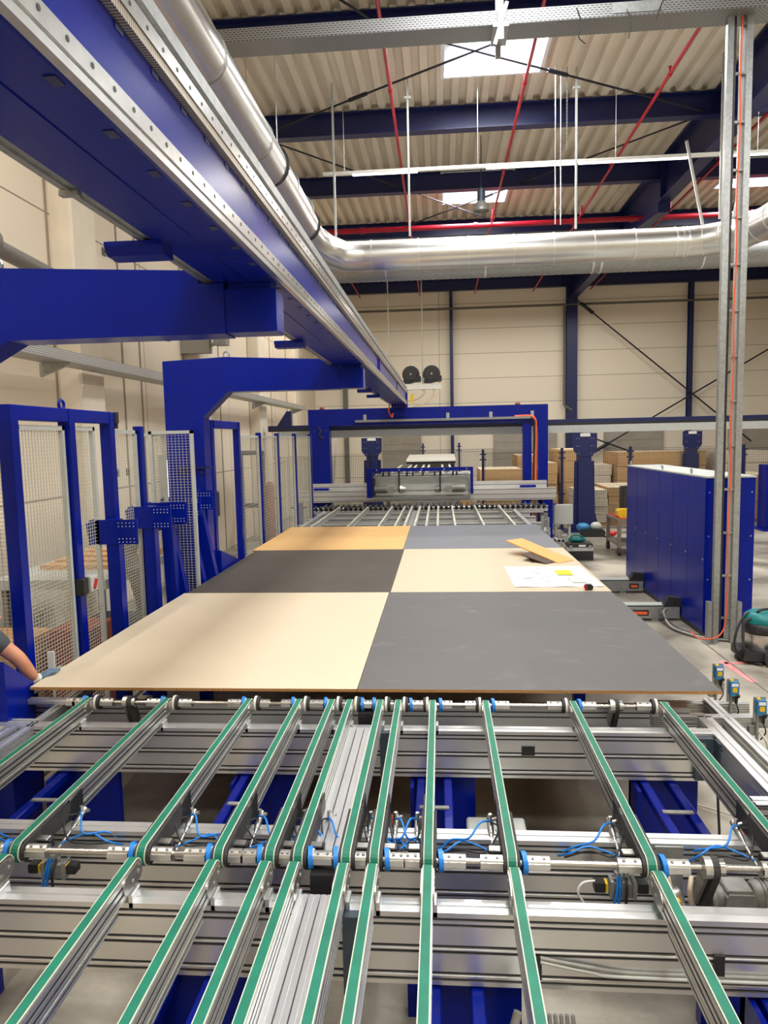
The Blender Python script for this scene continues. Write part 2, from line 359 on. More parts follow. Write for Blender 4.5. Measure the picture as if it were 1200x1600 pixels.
# ================================================================== ROOF SERVICES
# round ducts
def duct_rings(mb, pts, r, step=1.2):
    pass
def elbow(c, r0, a0, a1, plane, k=8):
    return [(c[0]+r0*math.cos(a0+(a1-a0)*i/k), c[1]+r0*math.sin(a0+(a1-a0)*i/k), c[2]) for i in range(k+1)]
dz = 5.93; r = .265
pts = [(-2.25, -3, 6.28)]
pts += [(-2.25, y, 6.28) for y in (0, 3, 6, 9)] + [(-2.25, 12.3, 6.2)]
pts += [(-2.2, 12.75, 6.1), (-2.02, 13.15, 6.02), (-1.7, 13.38, dz), (-1.3, 13.42, dz), (0, 13.42, dz), (2, 13.42, dz), (4.3, 13.42, dz)]
pts += [(4.65, 13.37, dz+.01), (4.95, 13.22, dz+.02), (5.2, 12.98, dz+.04), (5.35, 12.65, dz+.05), (5.4, 12.2, dz+.06), (5.4, 9, dz+.06), (5.4, 3, dz+.06), (5.4, -3, dz+.06)]
t = thing('ventilation_duct', 'large spiral metal duct running along the hall and across under the red pipe', 'duct', (-2.25, 0, 5.9))
part('duct_pipe', MB().tube(pts, r, 28), 'duct', t)
for y in (3.2, 5.2, 7.1, 9.0, 10.6, 11.8): part('joint_ring', MB().tube([(-2.25, y-.02, 6.28), (-2.25, y+.02, 6.28)], r+.012, 28), 'galv', t)
for x in (-1.2, -.35, .55, 1.35, 2.05, 2.75, 3.45, 4.15, 4.35): part('joint_ring', MB().tube([(x-.012, 13.42, dz), (x+.012, 13.42, dz)], r+.01, 28), 'alu', t)
for k in range(len(pts)-9, len(pts)-3):
    A, C = Vector(pts[k]), Vector(pts[k+1]); d = (C-A).normalized()*.012; part('joint_ring', MB().tube([A-d, A+d], r+.01, 28), 'alu', t)
for y in (4.0, 8.5, 11.0, 12.0): part('joint_ring', MB().tube([(5.4, y-.02, dz+.06), (5.4, y+.02, dz+.06)], r+.01, 28), 'alu', t)
part('clamp', MB().tube([(-2.25, 9.83, 6.28), (-2.25, 9.87, 6.28)], r+.03, 28), 'rubber', t, 'dark rubber clamp band')
part('clamp', MB().tube([(-2.25, 12.3, 6.2), (-2.25, 12.34, 6.19)], r+.03, 28), 'rubber', t, 'dark rubber clamp band')
t = thing('ventilation_duct', 'matt galvanised duct running straight across the hall, half hidden behind the brighter one', 'duct', (2, 14.25, 5.6))
part('duct_pipe', MB().cyl((-2.6, 14.25, 5.93), (12, 14.25, 5.93), .28, 28), 'galv', t)
for x in (-1, .9, 2.9, 3.05, 4.9, 6.2, 6.6, 7.4): part('joint_ring', MB().tube([(x-.015, 14.25, 5.93), (x+.015, 14.25, 5.93)], .29, 28), 'alu', t)
# duct hangers
for i, (x, y, d) in enumerate(((-1.85, 13.4, 'left end of the crossing duct'), (-.5, 13.4, 'left half of the crossing duct'), (2.45, 13.4, 'right half of the crossing duct'), (4.85, 13.2, 'elbow of the bright duct'))):
    m = MB(); m.bar((x, y, 6.25), (x, y, 8.95), .035); m.box(x-.06, x+.06, y-.03, y+.03, 8.6, 8.64)
    single('hanger_rod', m, 'lightgrey', 'pale grey hanger rod above the %s' % d, 'hanger', 'duct hanger rods')
for i, (x0, x1, w) in enumerate(((4.3, 4.6, 'left'), (5.35, 5.1, 'right'))):
    single('hanger_rod', MB().bar((x0, 13.3, 7.6), (x1, 13.3, 6.2), .04), 'lightgrey', 'slanting pale strut on the %s side of the duct elbow' % w, 'hanger', 'slanting duct struts')
# red sprinkler pipes
names = ['beside the duct along the gantry', 'left of the large skylight', 'crossing the large skylight', 'left of the blue main girder', 'right of the blue main girder']
for i, x in enumerate((-3.1, -.73, 1.42, 3.67, 5.87)):
    t = thing('sprinkler_pipe', 'thin red sprinkler pipe running lengthways %s' % names[i], 'pipe', (x, 12, 8.1), 'lengthways sprinkler pipes')
    part('pipe', MB().cyl((x, -3, 8.2), (x, 29, 8.2), .026, 10), 'red', t)
    for y in (8, 12.2, 16.2, 19.3):
        part('sprinkler_head', MB().cyl((x, y, 8.2), (x, y, 8.31), .016, 8).cyl((x, y, 8.3), (x, y, 8.315), .03, 8).cyl((x, y-.04, 8.2), (x, y+.04, 8.2), .036, 10), 'red', t)
    part('drop_pipe', MB().cyl((x, 19.3, 8.2), (x, 19.3, 8.42), .022, 8).cyl((x, 19.3, 8.18), (x, 19.3, 8.24), .05, 10), 'red', t)
t = thing('sprinkler_pipe', 'thick red sprinkler main running across the hall above the ducts', 'pipe', (2, 19.6, 8.05))
part('pipe', MB().cyl((-4.8, 19.6, 8.12), (14, 19.6, 8.12), .065, 14), 'red', t)
for x in (-2, 1, 3.5, 5, 8): part('coupling', MB().cyl((x-.05, 19.6, 8.12), (x+.05, 19.6, 8.12), .085, 14), 'red', t)
# bracing rods in the roof
br = [((-3.3, 14.45, 8.6), (1.3, 11.5, 8.6), 'crossing the large skylight corner up to the right', 1), ((-.1, 11.5, 8.6), (4.95, 14.45, 8.55), 'crossing the large skylight down to the right', 1), ((-2.9, 8.2, 8.6), (-.7, 11.2, 8.6), 'in the top left of the roof', 0),
      ((-3.4, 14.75, 8.6), (2.2, 21.7, 8.6), 'behind the strip light on the left', 0), ((-1.5, 21.7, 8.6), (5.0, 14.8, 8.6), 'crossing below the small skylight', 1)]
for a, c, l, tb in br:
    t = thing('bracing_rod', 'dark roof bracing rod %s' % l, 'bracing rod', a, 'roof bracing rods')
    part('rod', MB().cyl(a, c, .018, 8), 'rod', t)
    if tb:
        A, C = Vector(a), Vector(c); q = A.lerp(C, .42); d = (C-A).normalized()*.2
        part('turnbuckle', MB().cyl(q-d, q+d, .035, 8), 'rod', t)
# wall bracing
for a, c, l in (((5.5, 29.6, 7.9), (12.3, 29.6, 2.2), 'falling from the wide blue column to the right'), ((6.0, 29.55, 1.8), (14.6, 29.55, 6.8), 'rising to the right across the narrow blue column'), ((5.5, 29.5, 2.7), (9.9, 29.5, 1.0), 'low in front of the grey roller door')):
    t = thing('bracing_rod', 'dark bracing rod on the back wall %s' % l, 'bracing rod', a, 'wall bracing rods')
    part('rod', MB().cyl(a, c, .03, 8), 'rod', t); A, C = Vector(a), Vector(c); part('turnbuckle', MB().cyl(A.lerp(C, .02), A.lerp(C, .09), .07, 8), 'rod', t)
single('wall_pipe', MB().cyl((-3.6, 29.75, 7.78), (14, 29.75, 7.78), .045, 10).cyl((5.0, 29.7, 7.7), (5.0, 29.7, 3.8), .05, 10).cyl((5.0, 29.7, 3.8), (5.3, 29.7, 3.6), .05, 10), 'switch', 'grey pipe running level along the top of the back wall', 'pipe')
# strip light
def strip(y, x0, x1, z, lab, tubes):
    t = thing('strip_light', lab, 'light', ((x0+x1)/2, y, z)); part('rail', MB().box(x0, x1, y-.035, y+.035, z, z+.055), 'white', t)
    for a, c in tubes: part('lamp', MB().box(a, c, y-.028, y+.028, z-.022, z), 'led', t)
    x = x0+.4
    while x < x1: part('suspension_wire', MB().cyl((x, y, z+.05), (x, y, 8.95), .005, 5), 'alu', t); x += 2.45
strip(13.7, -2.1, 9.5, 7.47, 'long white strip light hanging across the hall above the ducts', [(-1.55, -.35), (.9, 2.5), (2.55, 4.45), (5.1, 6.9), (7.2, 9.2)])
strip(3.0, -1, 9, 7.5, None, [(-1, 9)]); strip(-1.5, -1, 9, 7.5, None, [(-1, 9)])
for o in [o for o in ROOT if o.name.startswith('strip_light') and o.type == 'EMPTY' and 'label' not in o.keys()]:
    o['label'] = 'long white strip light hanging over the near end of the hall at %s' % ('the machine front' if o.location.y > 0 else 'the rear'); o['category'] = 'light'
t = thing('strip_light', 'long white strip light running lengthways above the fence by the side wall', 'light', (-4.2, 4, 7.4)); part('rail', MB().box(-4.23, -4.17, 0, 8, 7.32, 7.4), 'white', t); part('lamp', MB().box(-4.22, -4.18, 0, 8, 7.305, 7.32), 'led', t)
# wires hanging by the skylight
for x, y, zb, l in ((2.05, 13.15, 6.27, 'left'), (2.15, 13.2, 6.27, 'middle')):
    single('hanging_wire', MB().cyl((x, y, zb), (x, y, 8.9), .009, 6), 'alu', 'thin steel wire hanging to the duct right of the large skylight, %s of three' % l, 'wire')
m = MB()
for k in range(46):
    z = 7.55+k*.03; m.bar((2.27-.008*(k % 2), 13.3, z), (2.27+.008*(k % 2), 13.3, z+.026), .012, .02)
single('hanging_chain', m, 'chain', 'steel link chain hanging to the strip light right of the large skylight', 'chain')
for x, zt in ((-3.1, 8.9), (-2.62, 8.9)):
    single('hanging_wire', MB().cyl((x, 12.2, 6.3 if x > -3 else 7.5), (x, 12.2, zt+.06), .008, 6), 'alu', 'thin wire hanging beside the lengthways duct, %s one' % ('outer' if x < -3 else 'inner'), 'wire')
# high bay lamp
t = thing('high_bay_lamp', 'grey bell shaped lamp hanging in front of the small far skylight', 'lamp', (.94, 16, 7.4))
pr = [(.17, 0), (.165, .05), (.12, .17), (.085, .2)]
m = MB()
for i in range(len(pr)-1): m.tube([(.94, 16, 7.4+pr[i][1]), (.94, 16, 7.4+pr[i+1][1])], [pr[i][0], pr[i+1][0]], 20, cap=(i == 2))
part('lamp_shade', m, 'gear', t); part('lamp_housing', MB().cyl((.94, 16, 7.6), (.94, 16, 7.85), .085, 16), 'bracket', t); part('suspension_wire', MB().cyl((.94, 16, 7.8), (.94, 16, 8.95), .01, 6), 'rod', t)
# cable tray across the top
t = thing('cable_tray', 'wide perforated cable tray hanging across the roof at the top', 'cable tray', (3, 8.95, 7.25))
m = MB(); x0, x1 = -2.6, 12
m.box(x0, x1, 8.78, 9.12, 7.28, 7.285); part('tray_base', m, 'perf', t)
m = MB(); m.box(x0, x1, 8.775, 8.78, 7.285, 7.43); part('side_wall', m, 'perf', t)
m = MB(); m.box(x0, x1, 9.12, 9.125, 7.285, 7.43); part('side_wall', m, 'perf', t)
part('cable_bundle', MB().cyl((x0+.1, 8.9, 7.32), (x1, 8.9, 7.32), .03, 8).cyl((x0+.1, 9.0, 7.31), (x1, 9.0, 7.31), .025, 8), 'black', t)
part('cover', MB().box(2.0, 2.55, 8.765, 8.775, 7.31, 7.42), 'galv', t)
m = MB()
for y in (8.74, 9.16): m.bar((.75, y, 7.1), (.75, y, 8.95), .06, .03)
m.box(.66, .84, 8.74, 9.16, 7.24, 7.28); m.bar((.68, 8.76, 7.05), (.82, 8.76, 7.5), .05, .04); part('hanger', m, 'galv', t)
for w_ in ([(1.6, 8.77, 7.4), (1.66, 8.74, 7.2), (1.62, 8.75, 7.08), (1.7, 8.76, 7.0)], [(2.15, 8.77, 7.35), (2.2, 8.74, 7.2), (2.17, 8.74, 7.02)], [(2.55, 8.77, 7.42), (2.5, 8.74, 7.3), (2.47, 8.75, 7.2)]): part('loose_wire', MB().tube(smooth(w_), .006, 5), 'black', t)
# vertical cable column to floor
t = thing('cable_column', 'tall vertical cable ladder column standing on the floor in front of the blue cabinet', 'cable ladder', (3.42, 8.95, 0))
for s, x in ((0, 3.352), (1, 3.565)):
    m = MB(); m.box(x-.035, x+.035, 8.92, 8.925, 0.01, 8.95); m.box(x-.035, x-.03, 8.925, 8.99, .01, 8.95); m.box(x+.03, x+.035, 8.925, 8.99, .01, 8.95); part('rail', m, 'galv', t)
m = MB(); m.box(3.475, 3.53, 8.98, 8.99, .05, 8.95); part('perforated_strip', m, 'perf_z', t)
part('black_cable', MB().tube([(3.405, 8.95, .15+k*.35) for k in range(25)], .02, 8), 'black', t)
part('orange_cable', MB().tube(smooth([(3.475+.008*math.sin(k*2.1), 8.93, .32+k*.45) for k in range(19)], 3), .009, 6), 'orange', t)
part('orange_cable', MB().tube(smooth([(3.475, 8.93, .32), (3.44, 8.92, .16), (3.33, 8.88, .08), (3.15, 8.9, .07), (3.08, 9.0, .13)]), .009, 6), 'orange', t)
for k in range(16):
    z = .3+k*.53; part('rung', MB().box(3.35, 3.53, 8.945, 8.975, z, z+.025), 'galv', t)
for x in (3.25, 3.6): part('foot_bracket', MB().box(x, x+.05, 8.9, 8.99, 0, .52).box(x-.04, x+.09, 8.86, 9.0, 0, .008), 'galv', t)

# heater fans in the distance
for i, x in enumerate((-1.02, -.28)):
    t = thing('spotlight_fan', 'round black fan unit on the white bar, the %s of the two' % ('left' if i == 0 else 'right'), 'fan', (x, 26, 4.55), 'fans on the white bar')
    m = MB(); m.tube([(x, 25.85, 4.87), (x, 25.98, 4.87), (x, 26.2, 4.85)], [.3, .32, .2], 14); m.box(x-.28, x+.0, 25.9, 26.2, 4.56, 4.68); m.bbox(x+.12, x+.36, 25.9, 26.15, 4.6, 4.82, .04); part('housing', m, 'black', t)
    m = MB(); m.tube([(x, 25.84, 4.87), (x, 25.8, 4.87)], [.25, .22], 16)
    for k in range(7):
        a = k*2*math.pi/7; m.bar((x, 25.79, 4.87), (x+.2*math.cos(a), 25.79, 4.87+.2*math.sin(a)), .05, .01, up=(0, 1, 0))
    part('fan_face', m, 'rubber', t); part('hub', MB().cyl((x, 25.8, 4.87), (x, 25.76, 4.87), .04, 10), 'gear', t)
t = thing('fan_support', 'white level bar carrying the two black fans on the far side', 'support bar', (-1.0, 26.05, 4.2))
part('bar', MB().box(-2.0, .07, 25.95, 26.2, 4.34, 4.53), 'white', t)
m = MB(); m.tube(smooth([(-.2, 26.05, 4.35), (-.25, 26, 4.1), (-.5, 25.9, 3.85), (-.95, 25.8, 3.72)]), .025, 8); m.tube(smooth([(-.55, 26.05, 4.35), (-.62, 26, 4.15), (-.85, 25.9, 4.0), (-1.2, 25.8, 3.95)]), .05, 8); part('bent_pipe', m, 'b_cream', t)
part('hanger', MB().cyl((-.6, 26.05, 4.53), (-.6, 26.05, 8.95), .02, 8).cyl((-1.8, 26.05, 4.53), (-1.8, 26.05, 8.95), .02, 8), 'lightgrey', t)

# ================================================================== LEFT WALL SERVICES
t = thing('wall_pipe', 'thick grey flanged pipe along the left wall above the first blue arm', 'pipe', (-4.6, 7, 4.2))
part('pipe', MB().cyl((-4.55, 2, 4.95), (-4.55, 12, 4.4), .09, 14), 'gear', t)
part('flange', MB().cyl((-4.55, 7.0, 4.675), (-4.55, 7.05, 4.672), .17, 16), 'gear', t); part('flange', MB().cyl((-4.55, 7.12, 4.668), (-4.55, 7.17, 4.665), .17, 16), 'gear', t)
t = thing('cable_tray', 'narrow perforated cable tray fixed along the left wall below the first blue arm', 'cable tray', (-4.7, 9, 3.3))
part('tray_base', MB().box(-4.85, -4.5, 2, 24, 3.62, 3.63), 'galv', t); part('side_wall', MB().box(-4.5, -4.495, 2, 24, 3.63, 3.75), 'perf_y', t)
for y in (8.6, 13.6, 18.6, 23.4): part('wall_bracket', MB().prism([(-4.9, 3.62), (-4.45, 3.62), (-4.9, 3.45)], 'y', y-.03, y+.03), 'galv', t)
k = 0
for z, hn in ((2.15, 'low'), (3.85, 'middle'), (5.6, 'high')):
    for j, y in enumerate((10.75, 11.15, 11.55)):
        single('fixing_plate', MB().bbox(-5.2, -5.18, y-.06, y+.06, z-.06, z+.06, .008).cyl((-5.18, y, z), (-5.16, y, z), .02, 8), 'switch', 'small square grey fixing plate on the left wall, %s row, %s' % (hn, ['nearest', 'middle one', 'farthest'][j]), 'fixing plate', 'fixing plates on the left wall')
single('wall_fitting', MB().box(-5.2, -4.6, 14.3, 14.5, 4.4, 4.7).bar((-4.6, 14.4, 4.55), (-4.35, 14.4, 4.65), .06).box(-4.5, -4.25, 14.25, 14.55, 4.55, 4.8), 'gear', 'grey wall fitting above the second blue arm', 'wall fitting')
# ================================================================== GANTRY AND ARMS
GL, GR, GB, GT = -1.22, -.865, 3.462, 3.83
t = thing('overhead_beam', 'huge blue overhead gantry beam running from the top left to the blue portal', 'gantry beam', (-1.02, 10, GB))
Y0, Y1 = .2, 18.55
m = MB(); m.bbox(GL, GR, Y0, Y1, GB, GT, .012); part('box_beam', m, 'blue', t)
m = MB(); m.box(GR-.18, GR-.165, Y0, Y1, GB-.004, GB+.001); part('weld_seam', m, 'blue', t)
m = MB(); y = .8
while y < Y1: m.box(GR-.05, GR-.02, y, y+.05, GB-.003, GB); y += .3
part('fixing_pad', m, 'steelblue', t)
m = MB(); m.prism(profile_poly(GR, GR+.026, GB+.0, GB+.088, (), (GB+.03, ), .012, .008), 'y', Y0, Y1)
part('guide_rail', m, 'alu_bright', t)
m = MB(); y = .6
while y < Y1: m.cyl((GR+.025, y, GB+.066), (GR+.0275, y, GB+.066), .008, 8); y += .12
part('rail_screws', m, 'black', t, kind='stuff')
part('toothed_rack', MB().box(GR, GR+.026, Y0, Y1, GB+.288, GB+.318), 'rack', t, 'toothed gear rack')
m = MB(); m.prism(profile_poly(GR, GR+.03, GB+.32, GB+.372, (), (), .01, .008), 'y', Y0, Y1); m.box(GR, GR+.012, Y0, Y1, GB+.372, GB+.40); part('guide_rail', m, 'alu_bright', t)
m = MB(); y = .6
while y < Y1: m.cyl((GR+.029, y, GB+.345), (GR+.0315, y, GB+.345), .007, 8); y += .12
part('rail_screws', m, 'black', t, kind='stuff')
m = MB(); m.box(GR-.06, GR+.03, Y0, Y1, GT+.034, GT+.04); m.box(GR+.027, GR+.03, Y0, Y1, GT+.04, GT+.085); m.box(GR-.06, GR-.055, Y0, Y1, GT+.0, GT+.085); part('cable_channel', m, 'galv', t)
m = MB(); y = .5
while y < Y1: m.bbox(GR-.0, GR+.003, y, y+.05, GB+.262, GB+.282, .001); y += .25
part('rack_clamps', m, 'steelblue', t, kind='stuff')
for y in (10.2, 10.45, 14.6): part('stiffener', MB().box(GR-.001, GR+.012, y, y+.012, GB+.09, GB+.288), 'blue', t)
part('end_plate', MB().box(GL-.03, GR+.04, Y1, Y1+.03, GB-.28, GT), 'blue', t)
m = MB()
for k in range(5): m.cyl((GL+.03+k*.08, Y1-.01, GB-.05), (GL+.03+k*.08, Y1+.0, GB-.05), .012, 8)
m.tube(smooth([(GL-.05, 18.4, 3.5), (GL-.08, 18.35, 3.3), (GL, 18.4, 3.15), (GL+.02, 18.45, 3.25)]), .02, 6); part('cable_loop', m, 'orange', t)
part('warning_sign', MB().box(GR+.12, GR+.19, 18.4, 18.42, 3.5, 3.72), 'yellow', t)
# tray hanging at left of the beam
t2 = thing('cable_duct', 'grey metal cable duct fixed along the lower left edge of the overhead beam', 'cable duct', (GL-.08, 10, GB-.02))
m = MB(); m.box(GL-.065, GL-.002, Y0, Y1, GB+.01, GB+.02); m.box(GL-.065, GL-.06, Y0, Y1, GB+.02, GB+.1); m.box(GL-.03, GL-.025, Y0, Y1, GB+.0, GB+.01); part('channel', m, 'galv', t2)
for y in (2.45, 4.9, 6.4, 9.5, 11.5): part('clip', MB().box(GL-.07, GL-.002, y, y+.03, GB-.01, GB+.008), 'galv', t2)
for k, y in enumerate((3.05, 6.2, 8.9, 12.4, 14.0)):
    m = MB(); m.prism([(y, GB+.0), (y+.14, GB+.0), (y+.14, GB-.055), (y+.03, GB-.055), (y, GB-.02)], 'x', GL-.2, GL+.05)
    part('bracket', m, 'blue', t2, 'blue mounting bracket')
# columns with cantilever arms
def arm_column(y, dy, lab, foot_y, xl=-3.24, xi=-2.78, fz=.85, fx=-3.2, xh=None):
    t = thing('cantilever_column', lab, 'column', (-2.95, y+dy/2, 0), 'blue columns carrying the overhead beam')
    zt, zb = 3.56, 3.19
    poly = [(xl, 0), (xi, 0), (xi, 2.9), ((xh or xi+.31), zb), (GL+.06, zb), (GL+.06, GB-.003), (GL-.08, GB-.003), (GL-.08, zt-.03), (-2.5, zt+.03), (xl, zt)]
    m = MB(); m.prism(poly, 'y', y, y+dy); part('column_body', m, 'blue', t)
    m = MB(); m.bbox(GL+.06, GR-.01, y+.01, y+dy-.01, zb+.005, GB-.035, .01); m.box(GL+.08, GR-.04, y+.03, y+dy-.03, GB-.04, GB-.003); part('arm_head', m, 'blue', t)
    m = MB(); m.prism([(y+dy, 0), (foot_y, 0), (foot_y, fz), (y+dy, 1.28)], 'x', fx, -2.705); part('foot', m, 'blue', t)
    m = MB(); m.tube([(-2.5+.035*math.cos(a*math.pi/6), y+dy/2, zt+.07+.035*math.sin(a*math.pi/6)) for a in range(13)], .01, 6); part('lifting_eye', m, 'galv', t)
    m = MB()
    for x in (-3.05, -2.82): m.cyl((x, y-.015, 2.25), (x, y, 2.25), .02, 8)
    m.box(-3.1, xi+.08, y-.03, y, 2.3, 2.32); part('bolted_strap', m, 'steelblue', t)
    return t
arm_column(3.9, .2, 'blue cantilever column nearest the camera, its thick arm reaching under the overhead beam', 4.4, -3.42, -2.94, 1.05, -3.0, -2.4)
arm_column(8.3, .22, 'second blue cantilever column standing behind the leaning blue posts', 9.9)

# ================================================================== LEFT FENCE
def mesh_panel(name, p, q, z0, z1, lab, group, frame='lightgrey', wire='wire', sx=.04, sz=.03, fw=.035, wr=.0035):
    P, Q = Vector((p[0], p[1], 0)), Vector((q[0], q[1], 0)); L = (Q-P).length; d = (Q-P)/L
    t = thing(name, lab, 'fence', ((P.x+Q.x)/2, (P.y+Q.y)/2, z0), group)
    at = lambda s, z: (P.x+d.x*s, P.y+d.y*s, z)
    m = MB(); m.bar(at(fw/2, z0), at(fw/2, z1), fw, fw, up=d); m.bar(at(L-fw/2, z0), at(L-fw/2, z1), fw, fw, up=d); m.bar(at(0, z1-fw/2), at(L, z1-fw/2), fw, fw); m.bar(at(0, z0+fw/2), at(L, z0+fw/2), fw, fw)
    part('frame', m, frame, t)
    m = MB(); s = fw+sx/2
    while s < L-fw: m.bar(at(s, z0+fw), at(s, z1-fw), wr, wr, up=d); s += sx
    z = z0+fw+sz
    while z < z1-fw: m.bar(at(fw, z), at(L-fw, z), wr, wr); z += sz
    part('wire_mesh', m, wire, t); return t
FX = -3.05
t = thing('safety_gate', 'tall blue gate frame of three posts and a top rail in the left safety fence', 'gate frame', (FX, 5.8, 0))
for y in (4.88, 5.68, 6.4): part('post', MB().bbox(FX-.05, FX+.05, y-.045, y+.045, 0, 2.9, .006), 'blue', t)
part('top_rail', MB().bbox(FX-.045, FX+.045, 4.9, 5.66, 2.79, 2.9, .006), 'blue', t); part('top_rail', MB().bbox(FX-.045, FX+.045, 5.7, 6.4, 2.79, 2.9, .006), 'blue', t)
part('top_rail', MB().bbox(FX-.9, FX-.05, 4.84, 4.92, 2.79, 2.9, .006), 'blue', t)
part('lifting_eye', MB().tube([(FX, 5.62+.04*math.cos(a*math.pi/6), 2.93+.04*math.sin(a*math.pi/6)) for a in range(13)], .012, 6), 'blue', t)
part('hinge', MB().box(FX-.03, FX+.06, 6.45, 6.52, 2.8, 2.9).cyl((FX+.03, 6.52, 2.75), (FX+.03, 6.52, 2.88), .02, 8), 'black', t)
mesh_panel('safety_fence', (FX-.6, 4.98), (FX-.1, 4.98), .1, 2.74, 'grey framed mesh panel at the very left edge, behind the person', 'left fence panels')
mesh_panel('safety_fence', (FX, 4.95), (FX, 5.61), .1, 2.76, 'grey framed mesh panel between the first and second posts of the blue gate frame', 'left fence panels')
mesh_panel('safety_fence', (FX, 5.75), (FX, 6.12), .1, 2.76, 'narrow framed mesh panel right of the second gate post, behind the lock box', 'left fence panels')
mesh_panel('safety_fence', (FX-.01, 6.47), (FX-.01, 7.02), .1, 2.74, 'grey framed mesh panel behind the first drilled blue post', 'left fence panels')
t = thing('fence_post', 'slim blue fence post before the second cantilever column', 'fence post', (FX, 7.26, 0)); part('post', MB().bbox(FX-.04, FX+.04, 7.04, 7.12, 0, 2.78, .005), 'blue', t); part('base_plate', MB().box(FX-.08, FX+.08, 7.0, 7.16, 0, .01), 'blue', t)
mesh_panel('safety_fence', (FX-.35, 7.75), (FX+.0, 7.78), .1, 2.72, 'narrow grey mesh panel left part of the pair in front of the second blue column', 'left fence panels')
mesh_panel('safety_fence', (FX-.15, 7.7), (FX+.35, 7.7), .1, 2.74, 'grey mesh panel standing crosswise in front of the second blue column', 'left fence panels')
t = thing('gate_lock', 'light grey gate lock box with a red handle on the fence', 'lock', (FX+.05, 5.75, 1.4)); part('lock_body', MB().bbox(FX+.02, FX+.1, 5.72, 5.84, 1.36, 1.5, .01), 'lightgrey', t); part('switch_body', MB().bbox(FX+.02, FX+.09, 5.62, 5.7, 1.36, 1.5, .01), 'black', t)
part('red_handle', MB().prism([(5.76, 1.4), (5.78, 1.385), (5.82, 1.46), (5.795, 1.47)], 'x', FX+.1, FX+.115), 'redp', t)
# second fence run behind the second column
t = thing('safety_gate', 'short blue gate frame right behind the second cantilever column', 'gate frame', (FX, 10, 0))
for y in (9.35, 10.6): part('post', MB().bbox(FX-.045, FX+.045, y-.045, y+.045, 0, 2.9, .006), 'blue', t)
part('top_rail', MB().bbox(FX-.045, FX+.045, 9.35, 10.6, 2.79, 2.9, .006), 'blue', t)
for i, (a, c) in enumerate(((10.7, 11.85), (11.95, 13.2), (13.3, 14.8), (14.9, 16.6))):
    mesh_panel('safety_fence', (FX, a), (FX, c), .1, 2.7, 'grey framed mesh panel beyond the second blue column, %s from it' % ORD[i], 'far left fence panels', sx=.06, sz=.05, wr=.004)
    single('fence_post', MB().bbox(FX-.04, FX+.04, c+.005, c+.085, 0, 2.75, .005).box(FX-.08, FX+.08, c-.03, c+.12, 0, .01), 'blue', 'thin blue post after the %s far mesh panel of the left fence' % ORD[i], 'fence post', 'far left fence posts')
# far grey motor box behind fence and vertical chains
single('control_lever', MB().bbox(-3.6, -3.45, 10.7, 10.9, 1.45, 1.85, .02).bar((-3.5, 10.8, 0), (-3.5, 10.8, 1.5), .03), 'black', 'black handset standing behind the short blue gate frame', 'handset')

# leaning and upright drilled posts
def drilled(x, y, lean, h, lab, w=.1, group=None):
    x -= .06; t = thing('drilled_post', lab, 'post', (x, y, 0), group)
    m = MB(); m.bar((x+lean, y, 0), (x, y, h), w, .1, up=(0, 1, 0)); part('post', m, 'blue', t)
    m = MB(); a = lean*.25
    m.prism([(x-.2, h-.22), (x+.24, h-.22), (x+.24, h), (x-.2, h+.0)], 'y', y-.065, y-.05)
    m.bar((x-.22, y-.05, h-.13), (x-.22, y+.12, h-.1), .015, .2); part('head_plate', m, 'blue', t)
    m = MB()
    for kx in range(5):
        for z in (.03, .06, .17, .2): m.cyl((x+.07+kx*.034, y-.066, h-z), (x+.07+kx*.034, y-.0665, h-z), .006, 6)
    part('bolt_holes', m, 'lightgrey', t, kind='stuff')
    return t
D = [(-2.86, 6.15, 0, 1.94, 'upright drilled blue post nearest the pale board, with a wide head plate'), (-2.86, 6.95, 0, 1.98, 'second upright drilled blue post, behind the nearest one'), (-2.86, 7.4, .04, 1.98, 'third drilled blue post, almost upright'),
     (-2.95, 7.55, .32, 1.95, 'first leaning drilled blue post, its foot tilted towards the boards'), (-2.88, 7.9, .36, 2.0, 'middle leaning drilled blue post'), (-2.82, 8.15, .36, 2.05, 'last leaning drilled blue post, against the second column')]
for x, y, l, h, lab in D: drilled(x, y, l, h, lab, .115, 'drilled blue posts')
# flexible suction pipe, timber, boxes behind the fence
t = thing('suction_hose', 'grey brown ribbed suction pipe bending down behind the fence', 'hose', (-3.45, 7.2, 0))
m = MB(); pts = smooth([(-3.2, 7.55, 0), (-3.2, 7.45, .6), (-3.25, 7.3, 1.2), (-3.3, 7.25, 1.5), (-3.15, 7.3, 1.72), (-3.05, 7.45, 1.75)], 8); m.tube(pts, .085, 14); part('pipe', m, 'flex', t)
for k in (10, 18, 26, 30, 34): part('clamp', MB().tube([pts[k], pts[k+1]], .1, 14), 'gear', t)
for i in range(4):
    y = 9.2+.12*i; single('timber_board', MB().box(-4.5, -3.5, 7.6+i*.3, 7.7+i*.3+.1, 1.221, 1.27+.01*i), 'timber', 'short raw timber board on the bench by the side wall, %s from the camera' % ORD[i], 'board', 'timber boards on the bench')
t = thing('work_bench', 'low dark bench by the side wall behind the safety fence', 'bench', (-4.2, 8.2, 0)); part('bench_top', MB().box(-4.7, -3.45, 7.0, 9.3, 1.12, 1.22), 'lightgrey', t)
for x in (-4.6, -3.55):
    for y in (7.1, 9.2): part('leg', MB().box(x-.03, x+.03, y-.03, y+.03, 0, 1.12), 'gear', t)
part('under_shelf', MB().box(-4.6, -3.5, 7.1, 9.2, .3, .36), 'rubber', t)
single('cardboard_box', MB().bbox(-3.75, -3.35, 6.4, 6.9, 0, .85, .01), 'brown', 'rusty brown box standing on the floor behind the narrow fence panel', 'box')
